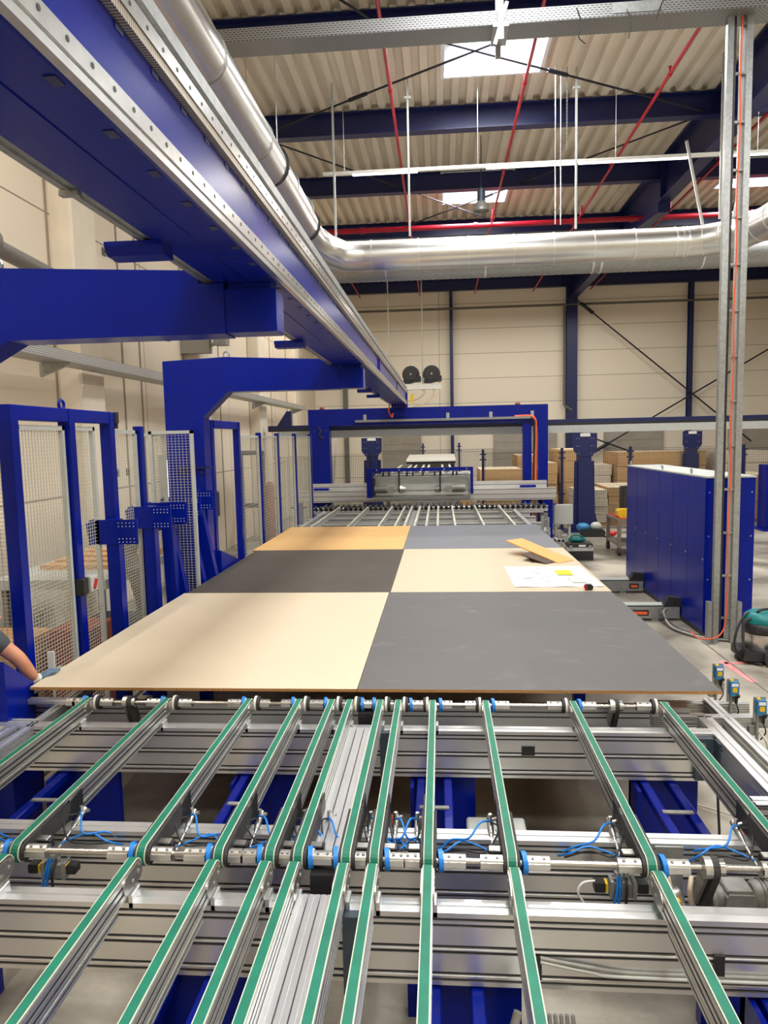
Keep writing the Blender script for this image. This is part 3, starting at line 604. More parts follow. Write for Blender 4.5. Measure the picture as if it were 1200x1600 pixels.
single('storage_crate', MB().bbox(-4.6, -3.9, 5.7, 6.7, 0, .8, .02), 'timber', 'brown crate standing on the floor at the side wall behind the gate', 'crate')
single('white_card', MB().prism([(-2.88, .95), (-2.83, .95), (-2.83, 1.11), (-2.88, 1.11)], 'y', 4.88, 4.89).box(-2.86, -2.85, 4.89, 4.9, 0, 1.05), 'white', 'small white card on a thin post behind the edge of the near pale board', 'card')

# ================================================================== PERSON
def skin_mesh(name, verts, edges, radii, matn, parent, root=0, sub=2):
    me = bpy.data.meshes.new(name); off = ROOT[parent]
    me.from_pydata([(v[0]-off[0], v[1]-off[1], v[2]-off[2]) for v in verts], edges, []); o = bpy.data.objects.new(name, me); COL.objects.link(o); o.parent = parent
    md = o.modifiers.new('skin', 'SKIN'); md.use_smooth_shade = True
    for i, r in enumerate(radii):
        me.skin_vertices[0].data[i].radius = (r, r) if not isinstance(r, tuple) else r
        me.skin_vertices[0].data[i].use_root = (i == root)
    s = o.modifiers.new('sub', 'SUBSURF'); s.levels = sub; s.render_levels = sub
    me.materials.append(M[matn]); ROOT[o] = off; return o
t = thing('person', 'person in grey T-shirt at the left edge, bare arm reaching down with a grey glove', 'person', (-3.5, 4.5, 0))
PE = [(-3.62, 4.5, .97), (-3.56, 4.5, 1.14), (-3.42, 4.5, 1.34), (-3.3, 4.52, 1.45), (-3.22, 4.53, 1.5), (-3.17, 4.55, 1.52), (-3.1, 4.56, 1.52),  # pelvis..head, bent over
      (-3.0, 4.34, 1.41), (-2.80, 4.4, 1.215), (-2.765, 4.44, 1.12), (-2.745, 4.48, 1.045),   # reaching arm
      (-3.4, 4.7, 1.38), (-3.45, 4.78, 1.1), (-3.3, 4.7, .92),            # other arm
      (-3.66, 4.4, .9), (-3.6, 4.36, .48), (-3.68, 4.34, .09), (-3.55, 4.34, .04),
      (-3.66, 4.62, .9), (-3.62, 4.66, .48), (-3.72, 4.68, .09), (-3.58, 4.68, .04)]
EE = [(0, 1), (1, 2), (2, 3), (3, 4), (4, 5), (5, 6), (2, 7), (7, 8), (8, 9), (9, 10), (2, 11), (11, 12), (12, 13), (0, 14), (14, 15), (15, 16), (16, 17), (0, 18), (18, 19), (19, 20), (20, 21)]
RR = [.13, .12, .13, .07, .055, .085, .075, .062, .052, .045, .034, .06, .045, .03, .085, .06, .04, .035, .085, .06, .04, .035]
skin_mesh('body', PE, EE, RR, 'skin', t)
skin_mesh('shirt', [PE[0], PE[1], PE[2], (-3.32, 4.515, 1.43), PE[7], (-2.845, 4.37, 1.275), PE[11], (-3.44, 4.76, 1.2)], [(0, 1), (1, 2), (2, 3), (2, 4), (4, 5), (2, 6), (6, 7)], [.155, .145, .155, .085, .085, .064, .078, .065], 'shirt', t)
skin_mesh('trousers', [(-3.62, 4.5, .99), PE[14], PE[15], (-3.67, 4.34, .14), PE[18], PE[19], (-3.7, 4.67, .14)], [(0, 1), (1, 2), (2, 3), (0, 4), (4, 5), (5, 6)], [.15, .105, .08, .07, .105, .08, .07], 'trouser', t)
m = MB(); m.sph((-3.13, 4.55, 1.555), .088, 12, sc=(1, .95, .85)); part('hair', m, 'hair', t)
m = MB(); m.tube([(-3.05, 4.58, 1.46), (-3.025, 4.58, 1.43)], [.012, .016], 8); m.sph((-3.06, 4.545, 1.49), .011, 6); m.sph((-3.06, 4.615, 1.49), .011, 6); part('nose_and_eyes', m, 'skin', t)
hv = [(-2.74, 4.49, 1.04), (-2.72, 4.53, 1.035), (-2.70, 4.57, 1.05)]; he = [(0, 1), (1, 2)]; hr = [(.03, .03), (.036, .026), (.036, .022)]
for k, (dx, L) in enumerate(((-.032, .07), (-.011, .08), (.011, .075), (.03, .06))):
    a = len(hv); hv += [(-2.697+dx, 4.59, 1.055), (-2.69+dx*1.1, 4.59+L*.45, 1.062), (-2.685+dx*1.15, 4.59+L*.8, 1.055)]; he += [(2, a), (a, a+1), (a+1, a+2)]; hr += [.0105, .0095, .008]
a = len(hv); hv += [(-2.69, 4.54, 1.05), (-2.665, 4.56, 1.06), (-2.65, 4.59, 1.058)]; he += [(1, a), (a, a+1), (a+1, a+2)]; hr += [.013, .011, .009]
skin_mesh('glove', hv, he, hr, 'glove', t, sub=1)
part('glove_cuff', MB().tube([(-2.745, 4.475, 1.052), (-2.738, 4.5, 1.035)], [.037, .038], 14), 'white', t, 'pale knitted cuff')

# ================================================================== CONVEYOR FRAMES
SV = (.63+.03, .63+.075, .63+.12, .63+.20, .63+.245)
def beam_x(x0, x1, y0, y1, lab, z0=.62, z1=.90, cat='aluminium beam', grp=None):
    t = thing('aluminium_beam', lab, cat, ((x0+x1)/2, (y0+y1)/2, z0), grp)
    h = z1-z0; sv = [z0+h*q for q in (.08, .17, .46, .54, .83, .91)]
    m = MB(); m.prism(profile_poly(y0, y1, z0, z1, ((y0+y1)/2,), sv, .011, .010), 'x', x0, x1); part('profile', m, 'alu', t)
    m = MB()
    for z in sv: m.box(x0, x1, y0+.005, y0+.007, z-.0055, z+.0055)
    part('slot_shade', m, 'rubber', t)  # dark strips put the shade of the slots into colour
    for z in (z0+h*.49, z0+h*.125):
        part('ridge', MB().bbox(x0, x1, y0-.003, y0, z, z+h*.015, .001), 'alu', t)
    return t
def beam_y(y0, y1, x0, x1, lab, z0=.62, z1=.90):
    t = thing('aluminium_beam', lab, 'aluminium beam', ((x0+x1)/2, (y0+y1)/2, z0)); h = z1-z0
    m = MB(); m.prism(profile_poly(x0, x1, z0, z1, ((x0+x1)/2,), [z0+h*q for q in (.08, .17, .46, .54, .83, .91)], .011, .010), 'y', y0, y1); part('profile', m, 'alu', t); return t
A_ = beam_x(-2.9, 1.52, 4.03, 4.11, 'deep ribbed aluminium cross beam just in front of the board edge, below the belts')
part('square_hole_cover', MB().box(.445, .52, 4.024, 4.03, .76, .815), 'black', A_)
B_ = beam_x(-3.0, 2.6, 2.42, 2.5, 'deep ribbed aluminium cross beam nearest the camera')
part('black_clamp', MB().box(.30, .335, 2.405, 2.42, .665, .75), 'black', B_); part('black_clamp', MB().box(.93, .965, 2.405, 2.42, .69, .78), 'black', B_)
part('grey_cable', MB().tube(smooth([(.33, 2.412, .745), (.5, 2.408, .72), (.65, 2.412, .70), (.95, 2.412, .70), (1.5, 2.412, .70)]), .009, 6), 'gear', B_)
part('grey_cable', MB().tube(smooth([(.33, 2.406, .735), (.5, 2.404, .705), (.65, 2.404, .69), (1.5, 2.404, .688)]), .007, 6), 'lightgrey', B_)
C_ = beam_x(-2.9, 1.52, 2.9, 2.98, 'deep aluminium cross beam behind the near drive shaft')
D_ = beam_x(-2.9, 1.52, 4.42, 4.5, 'aluminium cross beam hidden in the shade under the board edge', z0=.5)
beam_y(3.0, 4.3, 1.52, 1.6, 'aluminium side beam on the right of the belt frame')
beam_y(3.0, 4.02, -2.68, -2.6, 'aluminium side beam on the left of the belt frame')
beam_y(3.3, 4.6, 1.66, 1.72, 'slim outer aluminium rail running beyond the right side beam', z0=.80)
beam_y(3.2, 5.0, -2.56, -2.5, 'slim aluminium rail at the far left beside the leftmost belt', z0=.84)
beam_y(3.6, 5.2, -2.98, -2.92, 'outermost aluminium rail at the left edge of the belt frame', z0=.84)
beam_x(1.42, 2.5, 3.24, 3.32, 'short aluminium cross piece at the right edge beside the last belt', z0=.78)
beam_x(1.25, 1.93, 4.27, 4.33, 'short aluminium arm carrying the nearest sensor', z0=.84)
beam_x(1.35, 1.93, 4.55, 4.61, 'short aluminium arm carrying the middle sensor', z0=.82, z1=.88)
beam_x(1.5, 1.93, 4.95, 5.01, 'short aluminium arm under the board corner carrying the farthest sensor', z0=.82, z1=.88)
beam_x(-2.86, -2.25, 4.32, 4.36, 'thin aluminium stub under the left corner of the boards', z0=.93, z1=.96)
beam_x(-3.1, -2.52, 4.1, 4.15, 'thin aluminium cross bar at the left edge behind the side rail', z0=.86, z1=.90)
t = thing('paper_tag', 'white tag on a thin post at the left front corner of the boards', 'tag', (-2.82, 4.3, .9)); part('post', MB().box(-2.805, -2.795, 4.3, 4.31, .88, 1.0), 'galv', t); part('tag_plate', MB().bbox(-2.83, -2.77, 4.29, 4.3, .985, 1.105, .006), 'white', t); part('screw', MB().cyl((-2.85, 4.3, 1.06), (-2.83, 4.3, 1.06), .01, 8), 'gear', t)
for x, y, l in ((1.46, 4.015, 'dark slate angle bracket bolted to the right end of the ribbed cross beam'), (-2.64, 4.015, 'slate angle bracket on the left end of the ribbed cross beam under the leftmost belt')):
    t = thing('angle_bracket', l, 'bracket', (x, y, .6)); part('plate', MB().box(x-.05, x+.06, y-.02, y+.01, .64, .885).box(x+.05, x+.06, y-.09, y+.01, .64, .885), 'bracket', t)
    for bx, bz in ((x-.01, .85), (x-.01, .68)): part('bolt', MB().cyl((bx, y-.035, bz), (bx, y-.02, bz), .012, 6), 'alu_bright', t)
for x, y, l in ((-.335, 2.39, 'slate bracket plate behind the belts on the near cross beam'), (-.335, 4.0, 'slate bracket plate behind the belts on the far cross beam')):
    t = thing('bracket_plate', l, 'bracket', (x, y, .6)); part('plate', MB().box(x-.04, x+.03, y-.01, y+.03, .6, .9), 'bracket', t)
    for bz in (.64, .67): part('bolt', MB().cyl((x, y-.025, bz), (x, y-.01, bz), .01, 6), 'alu_bright', t)
# hidden cross beams that carry the boards
for i, y in enumerate((5.6, 7.1, 8.5, 10.0, 11.4, 12.6)):
    beam_x(-2.4, 1.5, y, y+.08, None, z0=.74, z1=1.018)
    o = [q for q in ROOT if q.name.startswith('aluminium_beam') and q.type == 'EMPTY'][-1]; o['label'] = 'aluminium cross beam beneath the laid out boards, %s from the front edge' % ORD[i]; o['category'] = 'aluminium beam'
# blue trestles
def trestle(x, y0, y1, lab, gap=.13, leg_near=False):
    t = thing('blue_trestle', lab, 'trestle', (x, (y0+y1)/2, 0), 'blue trestles under the belts')
    for s in (-1, 1): part('rail', MB().bbox(x+s*gap/2-.024+s*.012, x+s*gap/2+.024+s*.012, y0, y1, .56, .61, .005), 'blue', t)
    m = MB(); m.box(x-.14, x+.24, y1-.04, y1, 0, .615); m.box(x-.14, x-.12, y1-.2, y1, 0, .6); part('leg_plate', m, 'blue', t)
    m = MB(); m.box(x-.12, x+.12, y0, y0+.06, 0, .56); part('leg', m, 'blue', t)
    part('cross_plate', MB().bbox(x-.08, x+.08, (y0+y1)/2+.12, (y0+y1)/2+.15, .61, .618, .002), 'gear', t); return t
for x, l in ((-2.25, 'leftmost of the back row'), (-1.12, 'second of the back row, under the left belts'), (-.06, 'middle of the back row'), (1.22, 'right one of the back row')):
    trestle(x, 2.98, 4.13, 'far blue trestle under the belts, %s' % l)
for x, l in ((-.96, 'left one'), (0.03, 'middle one'), (1.2, 'right one')):
    trestle(x, 1.35, 2.5, 'blue trestle under the nearest cross beam, %s' % l)
trestle(-2.3, 1.35, 2.5, 'blue trestle at the far left under the nearest cross beam')
for y, l in ((6.3, 'first'), (9.3, 'second'), (12.0, 'third')):
    t = thing('blue_trestle', '%s blue support trestle standing under the laid out boards' % l, 'trestle', (-.5, y, 0))
    for x in (-2.2, 1.2): part('leg', MB().box(x-.05, x+.05, y-.05, y+.05, 0, .7), 'blue', t)
    part('rail', MB().box(-2.25, 1.25, y-.05, y+.05, .62, .74), 'blue', t)
    for x in (-2.2, 1.2): part('side_rail', MB().box(x-.04, x+.04, y-.8, y+.85, .64, .739), 'blue', t)
# grey housings on the floor under the belts
single('control_box', MB().bbox(.12, .45, 3.45, 3.95, .0, .42, .01), 'lightgrey', 'light grey box on the floor seen between the belts behind the near shaft', 'box')
single('cable_duct', MB().bbox(-.1, 1.35, 3.05, 3.16, .5, .58, .004), 'gear', 'grey steel duct behind the near shaft crossing the blue rails', 'cable duct')
single('control_box', MB().bbox(.2, .34, 2.0, 2.3, .0, .52, .01), 'lightgrey', 'light grey upright box below the nearest cross beam', 'box')
m = MB()
for k in range(5): m.tube(smooth([(.37+k*.022, 2.36, 0.02), (.36+k*.022, 2.3, .4), (.35+k*.02, 2.33, .6)]), .008, 6)
single('cable_bundle', m, 'gear', 'bundle of upright grey cables under the nearest cross beam', 'cables')
single('grey_hose', MB().tube(smooth([(.24, 2.3, .63), (.2, 2.26, .5), (.21, 2.3, .25), (.25, 2.3, .02)]), .016, 8), 'gear', 'bent dark grey hose by the nearest cross beam', 'hose')
single('orange_cable', MB().tube(smooth([(-.28, 3.6, .62), (-.27, 3.5, .4), (-.32, 3.4, .2), (-.45, 3.3, .02)]), .007, 6), 'orange', 'thin orange cable dropping between the middle belts', 'cable')
single('black_cable', MB().tube(smooth([(1.5, 3.9, .6), (1.5, 3.85, .3), (1.48, 3.8, .02)]), .007, 6), 'black', 'thin black cable hanging beside the right blue trestle', 'cable')

# ================================================================== BELT STRIPS
ZT, RP, ZC = 1.02, .042, .975
def stadium(y0, y1, r, zc, k=10):
    p = [(y0-r*math.sin(math.pi*i/k), zc+r*math.cos(math.pi*i/k)) for i in range(k+1)]
    return p+[(y1+r*math.sin(math.pi*i/k), zc-r*math.cos(math.pi*i/k)) for i in range(k+1)]
def loop_belt(mb, x, hw, y0, y1, r, zc, th, mi=0):
    o = stadium(y0, y1, r, zc); n = len(o); i_ = stadium(y0, y1, r-th, zc)
    vs = [(x-hw, a, b) for a, b in o]+[(x+hw, a, b) for a, b in o]+[(x-hw, a, b) for a, b in i_]+[(x+hw, a, b) for a, b in i_]
    fs = []
    for k in range(n):
        j = (k+1) % n
        fs += [(k, j, n+j, n+k), (2*n+k, 3*n+k, 3*n+j, 2*n+j), (k, 2*n+k, 2*n+j, j), (n+k, n+j, 3*n+j, 3*n+k)]
    mb.add(vs, fs, mi)
def strip_conv(x, y0, y1, upper, lab, grp):
    t = thing('belt_conveyor', lab, 'belt conveyor', (x, (y0+y1)/2, .9), grp)
    a = y0+(.42 if upper else .06); b_ = y1-.05; sd_ = 1 if x < -.1 else -1
    sc = [.957, .985]
    m = MB(); m.prism(profile_poly(x-.019, x+.019, .937, ZT-.009, (), sc, .012, .010), 'y', a, b_); part('profile', m, 'alu', t)
    m = MB()
    for q in (-1, 1):
        for c in sc: m.box(x+q*.0165-.001, x+q*.0165+.001, a, b_, c-.006, c+.006)
        m.box(x+q*.0165-.001, x+q*.0165+.001, a, b_-.12, .909, .919)
    part('slot_shade', m, 'rubber', t)  # slot shade added as dark bands along both sides of the rails
    m = MB(); m.prism(profile_poly(x-.019, x+.019, .899, .929, (), (.914,), .010, .010), 'y', a, b_-.12); part('lower_rail', m, 'alu', t)
    m = MB(); loop_belt(m, x, .0185, y0, y1, RP+.003, ZC, .004); part('belt_edge', m, 'cream', t, 'pale belt edge')
    m = MB(); loop_belt(m, x, .0145, y0, y1, RP+.0045, ZC, .004); part('belt', m, 'green', t, 'green running belt')
    if upper:
        for s in (-1, 1):
            m = MB(); m.prism(stadium(y0, y0+.3, RP-.004, ZC-.002), 'x', x+s*.019, x+s*.031); part('side_guide', m, 'rubber', t)
        part('top_guide', MB().box(x-.017, x+.017, y0+.02, a, 1.0, ZT-.006), 'alu', t)
        part('black_bracket', MB().prism([(a+.04, .90), (a-.28, .93), (a-.3, .97), (a+.02, 1.005), (a+.04, 1.005)], 'x', x+sd_*.021, x+sd_*.027), 'black', t)
        xc = x+sd_*.055
        m = MB(); m.tube([(xc, a-.0, .925), (xc, a-.1, .90)], .014, 10); m.tube([(xc, a-.1, .90), (xc, a-.12, .895), (xc, a-.28, .87)], [.011, .007, .007], 8); m.sph((xc, a-.28, .87), .014, 6); m.cyl((xc-.0, a-.03, .92), (xc, a-.03, .955), .009, 8); m.cyl((xc, a-.02, .92), (xc+.03, a-.02, .93), .008, 8)
        part('pneumatic_cylinder', m, 'alu_bright', t)
        part('valve_block', MB().bbox(xc-.028, xc+.028, y0+.07, y0+.11, .93, .975, .004), 'black', t); part('metal_cap', MB().bbox(xc-.026, xc+.02, y0+.065, y0+.1, .975, .982, .002), 'alu_bright', t)
        s = sd_*(1 if x < -.6 or x > .2 else .6); rr = random.Random(int(x*100))
        j = lambda v: v+rr.uniform(-.02, .02)
        part('air_hose', MB().tube(smooth([(xc, a-.05, .935), (xc+s*.05, j(a-.12), .965), (xc+s*.1, j(a-.2), .93), (xc+s*.17, j(a-.16), .9), (xc+s*.22, j(a-.14), .86)]), .0045, 6), 'ring', t, 'bright blue air hose')
        part('air_hose', MB().tube(smooth([(xc, a-.22, .885), (xc+s*.06, j(a-.2), .9), (xc+s*.13, j(a-.18), .91), (xc+s*.2, j(a-.2), .89), (xc+s*.24, j(a-.16), .84)]), .0045, 6), 'ring', t, 'bright blue air hose')
        part('black_hose', MB().tube(smooth([(xc, a-.05, .93), (xc-s*.03, j(a-.13), .95), (xc+s*.03, j(a-.22), .9), (xc+s*.12, j(a-.22), .9), (xc+s*.22, j(a-.17), .855)]), .004, 6), 'black', t)
        for s in (-1, 1): part('end_plate', MB().prism(stadium(y1-.05, y1, RP-.008, ZC, 8), 'x', x+s*.0195, x+s*.0235), 'alu_bright', t)
        part('clamp', MB().bbox(x+.019, x+.034, 4.03, 4.1, .88, .93, .003), 'alu', t)
    else:
        for s in (-1, 1):
            m = MB(); m.prism(stadium(y1-.09, y1, RP-.006, ZC, 10), 'x', x+s*.0195, x+s*.0245); part('end_plate', m, 'alu_bright', t)
            m = MB(); m.cyl((x+s*.0245, y1, ZC), (x+s*.027, y1, ZC), .008, 8); m.cyl((x+s*.0245, y1+.01, ZC+.02), (x+s*.026, y1+.01, ZC+.02), .005, 8); m.cyl((x+s*.0245, y1-.05, ZC-.01), (x+s*.027, y1-.05, ZC-.01), .008, 8); part('screw', m, 'gear', t)
        part('clamp', MB().bbox(x+.019, x+.034, 2.42, 2.49, .88, .93, .003), 'alu', t)
    return t
XS = [-2.23, -1.72, -1.2, -.887, -.683, -.572, -.385, -.275, -.068, .25, .765, 1.29]
for i, x in enumerate(XS):
    strip_conv(x, 2.62, 4.2, True, 'green belt strip of the far row, its top at the board edge, %s from left' % ORD[i], 'far row of belt strips')
XL = [x for x in XS if x > -2 and x < 1.2]
for i, x in enumerate(XS[1:11]):
    strip_conv(x, .6, 2.505, False, 'green belt strip of the near row running towards the camera, %s from left' % ORD[i], 'near row of belt strips')
# flat filler profiles between the belts
for j, (a, c, w) in enumerate(((.6, 2.46, 'near'), (2.72, 4.0, 'far'))):
    for k, x in enumerate((-.53, -.485, -.44)):
        m = MB(); m.prism(profile_poly(x-.02, x+.02, .89, .93, (x,), (.91,), .004, .004), 'y', a, c)
        single('flat_profile', m, 'alu', 'flat aluminium bar lying between the middle belts in the %s row, %s of three' % (w, ['left', 'centre', 'right'][k]), 'aluminium bar', 'flat bars between the belts')
# shafts
def shaft(y, z, xs, x0, x1, lab, far):
    t = thing('drive_shaft', lab, 'drive shaft', ((x0+x1)/2, y, z))
    part('rod', MB().cyl((x0, y, z), (x1, y, z), .0125, 10), 'steel', t)
    def coup(a, c):
        m = MB(); m.tube([(a, y, z), (c, y, z)], .027, 18)
        m.box(a, c, y-.031, y-.018, z-.012, z+.012)
        part('coupling', m, 'alu_bright', t); m = MB(); L = c-a
        for q in (.25, .75): m.cyl((a+L*q, y-.012, z+.022), (a+L*q, y-.013, z+.029), .006, 8)
        part('screw', m, 'gear', t)
    def ring(x):
        m = MB(); m.tube([(x-.009, y-.0012, z), (x+.009, y+.0012, z)], .042, 22); part('blue_ring', m, 'ring', t)
        m = MB(); m.tube([(x+.009, y, z), (x+.012, y, z)], .034, 16); part('ring_face', m, 'white', t)
    for i, x in enumerate(xs):
        if far:
            q = 1 if x < -.1 else -1
            part('white_wheel', MB().tube([(x+q*.026, y, z), (x+q*.04, y, z)], .047, 20), 'white', t); part('black_wheel', MB().tube([(x+q*.041, y, z), (x+q*.056, y, z)], .044, 20), 'rubber', t)
    for a, c in zip([x0]+xs, xs+[x1]):
        g = c-a; lo = a+(.06 if far and a < -.1 else .034); hi = c-(.06 if far and c > -.1 else .034)
        if a < x0+.01: lo = a+.01
        if c > x1-.01: hi = c-.01
        right = (a+c)/2 > -.33
        if g < .13: coup(lo, hi)
        elif .18 < g < .2:
            ring(lo+.01); coup(lo+.022, hi-.022); ring(hi-.01)
        else:
            if right: ring(lo+.012)
            else: ring(hi-.012)
            l2 = lo+.024 if right else lo; h2 = hi if right else hi-.024
            if h2-l2 > .2: coup(l2, l2+.085); coup(h2-.085, h2)
            elif h2-l2 > .1: coup(l2, l2+.06); coup(h2-.06, h2)
            else: coup(l2, h2)
    return t
sh = shaft(2.62, ZC, [x for x in XS], -2.5, 1.62, 'near drive shaft with silver couplings and blue rings between the two rows of belts', False)
sh2 = shaft(4.245, ZC, [x for x in XS], -2.4, 1.34, 'far drive shaft with white wheels under the board edge', True)
for y, x, t in ((2.62, -.478, sh), (4.245, -.478, sh2)):
    part('black_block', MB().box(x-.045, x+.045, y-.06, y+.03, .86, .94), 'black', t)
# toothed belt drives + motors
def belt_drive(x, y, z, lab, zb, yb, motor=1):
    t = thing('drive_motor', lab, 'motor', (x, yb, zb-.1))
    m = MB(); d = Vector((0, yb-y, zb-z)); a = math.atan2(d.z, d.y); pp = []
    r1, r2 = .042, .05
    for k in range(9):
        g = a+math.pi/2+math.pi*k/8; pp.append((y+r1*math.cos(g), z+r1*math.sin(g)))
    for k in range(9):
        g = a-math.pi/2+math.pi*k/8; pp.append((yb+r2*math.cos(g), zb+r2*math.sin(g)))
    m.prism(pp, 'x', x-.012, x+.012); part('toothed_belt', m, 'rubber', t)
    part('pulley', MB().cyl((x-.04, y, z), (x-.013, y, z), .04, 20), 'alu_bright', t); part('hex_nut', MB().cyl((x+.013, y, z), (x+.035, y, z), .034, 6), 'steel', t)
    part('arm_plate', MB().bar((x-.025, y, z), (x-.025, yb, zb), .05, .016, up=(1, 0, 0)), 'gear', t)
    if motor:
        part('gearbox', MB().tube([(x+.03, yb, zb), (x+.045, yb, zb), (x+.05, yb, zb), (x+.08, yb, zb)], [.05, .055, .045, .045], 20), 'gear', t)
        part('terminal_box', MB().bbox(x+.075, x+.19, yb-.06, yb+.05, zb-.05, zb+.05, .012).bbox(x+.08, x+.18, yb-.05, yb+.04, zb+.05, zb+.062, .006), 'gear', t)
        m = MB(); m.tube([(x+.19, yb, zb+.01), (x+.2, yb, zb+.01), (x+.42, yb, zb+.01)], [.05, .062, .062], 20)
        for k in range(12): m.tube([(x+.22+k*.015, yb, zb+.01), (x+.226+k*.015, yb, zb+.01)], .068, 20)
        part('motor_body', m, 'gear', t)
        part('flange', MB().tube([(x-.15, yb, zb-.01), (x-.09, yb, zb-.01), (x-.07, yb, zb-.01)], [.045, .05, .03], 18), 'alu_bright', t)
        part('mount_plate', MB().box(x-.16, x-.05, yb+.06, yb+.07, zb-.08, z-.03), 'galv', t)
        m = MB(); m.tube(smooth([(x-.12, yb-.04, zb-.02), (x-.13, yb-.06, zb+.03), (x-.14, yb-.03, zb+.1)]), .012, 6); m.tube(smooth([(x-.05, yb-.04, zb), (x-.06, yb-.05, zb+.06), (x-.045, yb-.02, zb+.1)]), .01, 6); part('loose_bracket', m, 'boardtop', t)
        m = MB(); m.bbox(x-.145, x-.1, yb-.075, yb-.05, zb+.005, zb+.03, .003); part('yellow_plug', m, 'yellow', t)
    return t
belt_drive(1.0, 2.62, ZC, 'geared motor with black toothed belt on the right below the near shaft', .775, 2.74)
belt_drive(1.03, 4.245, ZC, 'black toothed belt drive on the right of the far shaft', .84, 4.33, 0)
belt_drive(-1.98, 4.245, ZC, 'black toothed belt drive on the left of the far shaft', .84, 4.3, 0)
# valve units
def valve(x, y, z, lab):
    t = thing('valve_unit', lab, 'valve unit', (x, y, z)); part('manifold', MB().bbox(x-.03, x+.045, y-.02, y+.03, z-.04, z+.02, .004), 'gear', t)
    for k in range(3): part('fin', MB().bbox(x-.045+k*.045, x-.03+k*.045, y-.025, y+.03, z-.045, z+.03, .002), 'galv', t)
    for s in (-1, 1):
        part('solenoid', MB().bbox(x+s*.085-.022, x+s*.085+.022, y-.02, y+.02, z-.02, z+.02, .004), 'black', t); part('yellow_ring', MB().bbox(x+s*.058-.005, x+s*.058+.005, y-.018, y+.018, z-.018, z+.018, .002), 'yellow', t)
    part('fitting', MB().cyl((x-.015, y, z+.02), (x-.015, y, z+.06), .012, 10).cyl((x+.02, y, z+.02), (x+.02, y, z+.06), .012, 10), 'alu_bright', t)
    part('air_hose', MB().tube(smooth([(x-.015, y, z+.05), (x-.02, y-.03, z), (x-.04, y-.04, z-.08)]), .006, 6).tube(smooth([(x-.005, y, z+.05), (x-.008, y-.03, z), (x-.02, y-.04, z-.08)]), .006, 6), 'ring', t, 'bright blue air hose')
    part('black_hose', MB().tube(smooth([(x+.02, y, z+.05), (x+.015, y-.04, z), (x+.01, y-.04, z-.08)]), .006, 6), 'black', t)
    part('bracket', MB().box(x-.03, x+.03, y+.03, y+.09, z-.04, z-.03), 'gear', t)
    return t
valve(.705, 2.8, .775, 'small black and yellow air valve unit right of the middle on the beam face')
valve(-1.69, 2.8, .79, 'small black and yellow air valve unit at the left below the near shaft')
single('white_cable', MB().tube(smooth([(.6, 2.79, .8), (.55, 2.78, .795), (.53, 2.77, .76), (.56, 2.76, .71)]), .005, 6), 'white', 'thin white cable curling from the right valve unit', 'cable')
m = MB(); m.tube(smooth([(1.28, 3.05, .9), (1.3, 3.0, .85), (1.25, 2.98, .80)]), .012, 8); single('orange_hose', m, 'orange', 'short orange hose below the rightmost belt strip', 'hose')
# sensors
for i, (x, y, z, l) in enumerate(((1.856, 4.24, .91, 'nearest to the camera at the right edge'), (1.816, 4.53, .92, 'in the middle of three'), (1.875, 4.93, .89, 'farthest, beside the corner of the grey board'))):
    t = thing('light_sensor', 'small blue and orange sensor on a bracket, %s' % l, 'sensor', (x, y, z-.15), 'blue and orange sensors')
    part('bracket_plate', MB().bbox(x-.035, x+.035, y+.0, y+.006, z-.02, z+.13, .002), 'galv', t); part('post', MB().cyl((x-.01, y, z-.16), (x-.01, y, z+.02), .009, 10), 'galv', t)
    part('sensor_body', MB().bbox(x-.026, x+.026, y-.035, y, z+.03, z+.12, .004), 'sensorblue', t)
    m = MB(); m.bbox(x-.014, x+.014, y-.038, y-.035, z+.055, z+.085, .004); m.bbox(x-.02, x+.0, y-.02, y-.0, z+.12, z+.128, .002); part('orange_label', m, 'yellow', t)
    part('light_label', MB().box(x-.02, x+.02, y-.037, y-.035, z+.092, z+.112), 'paper', t)
    part('plug', MB().cyl((x+.016, y-.02, z+.025), (x+.014, y-.02, z-.02), .01, 8).sph((x+.02, y-.03, z+.03), .015, 6), 'black', t)
    part('clamp_block', MB().bbox(x-.05, x+.0, y+.01, y+.05, z-.11, z-.05, .004), 'gear', t)
    part('sensor_cable', MB().tube(smooth([(x+.014, y-.02, z-.02), (x+.035, y-.01, z-.08), (x+.02, y+.02, z-.14)]), .004, 6), 'black', t)
single('white_cable', MB().tube(smooth([(1.85, 4.24, .84), (1.9, 4.22, .75), (1.95, 4.3, .5), (2.0, 4.6, .1), (1.75, 4.9, .02)]), .007, 6), 'white', 'white cable looping down from the nearest sensor', 'cable')

# ================================================================== BOARDS
def board(x, y, w, d, topm, lab, z=1.022):
    m = MB(); m.box(x, x+w, y, y+d, z, z+.019, 0, top=1)
    return single('laminate_board', m, ['b_edge', topm], lab, 'board', 'boards laid out on the conveyor')
G = .0015
board(-2.69, 4.33, 2.146, 2.84, 'b_beige', 'large beige board at the front left, nearest the camera')
board(-.54, 4.33, 2.215, 2.84, 'b_grey', 'large grey board at the front right with chipboard edge')
board(-2.66, 7.173, 2.13, 2.85, 'b_dark', 'dark brown grey board in the middle row on the left')
board(-.527, 7.173, 2.21, 2.85, 'b_cream', 'cream board in the middle row on the right, under the paper plan')
board(-2.72, 10.026, 2.17, 2.72, 'b_oak', 'oak wood decor board at the far left')
board(-.547, 10.026, 2.215, 2.7, 'b_grey2', 'pale grey board at the far right')
ZB = 1.0412
m = MB(); nx, ny = 14, 4
vs = []; fs = []
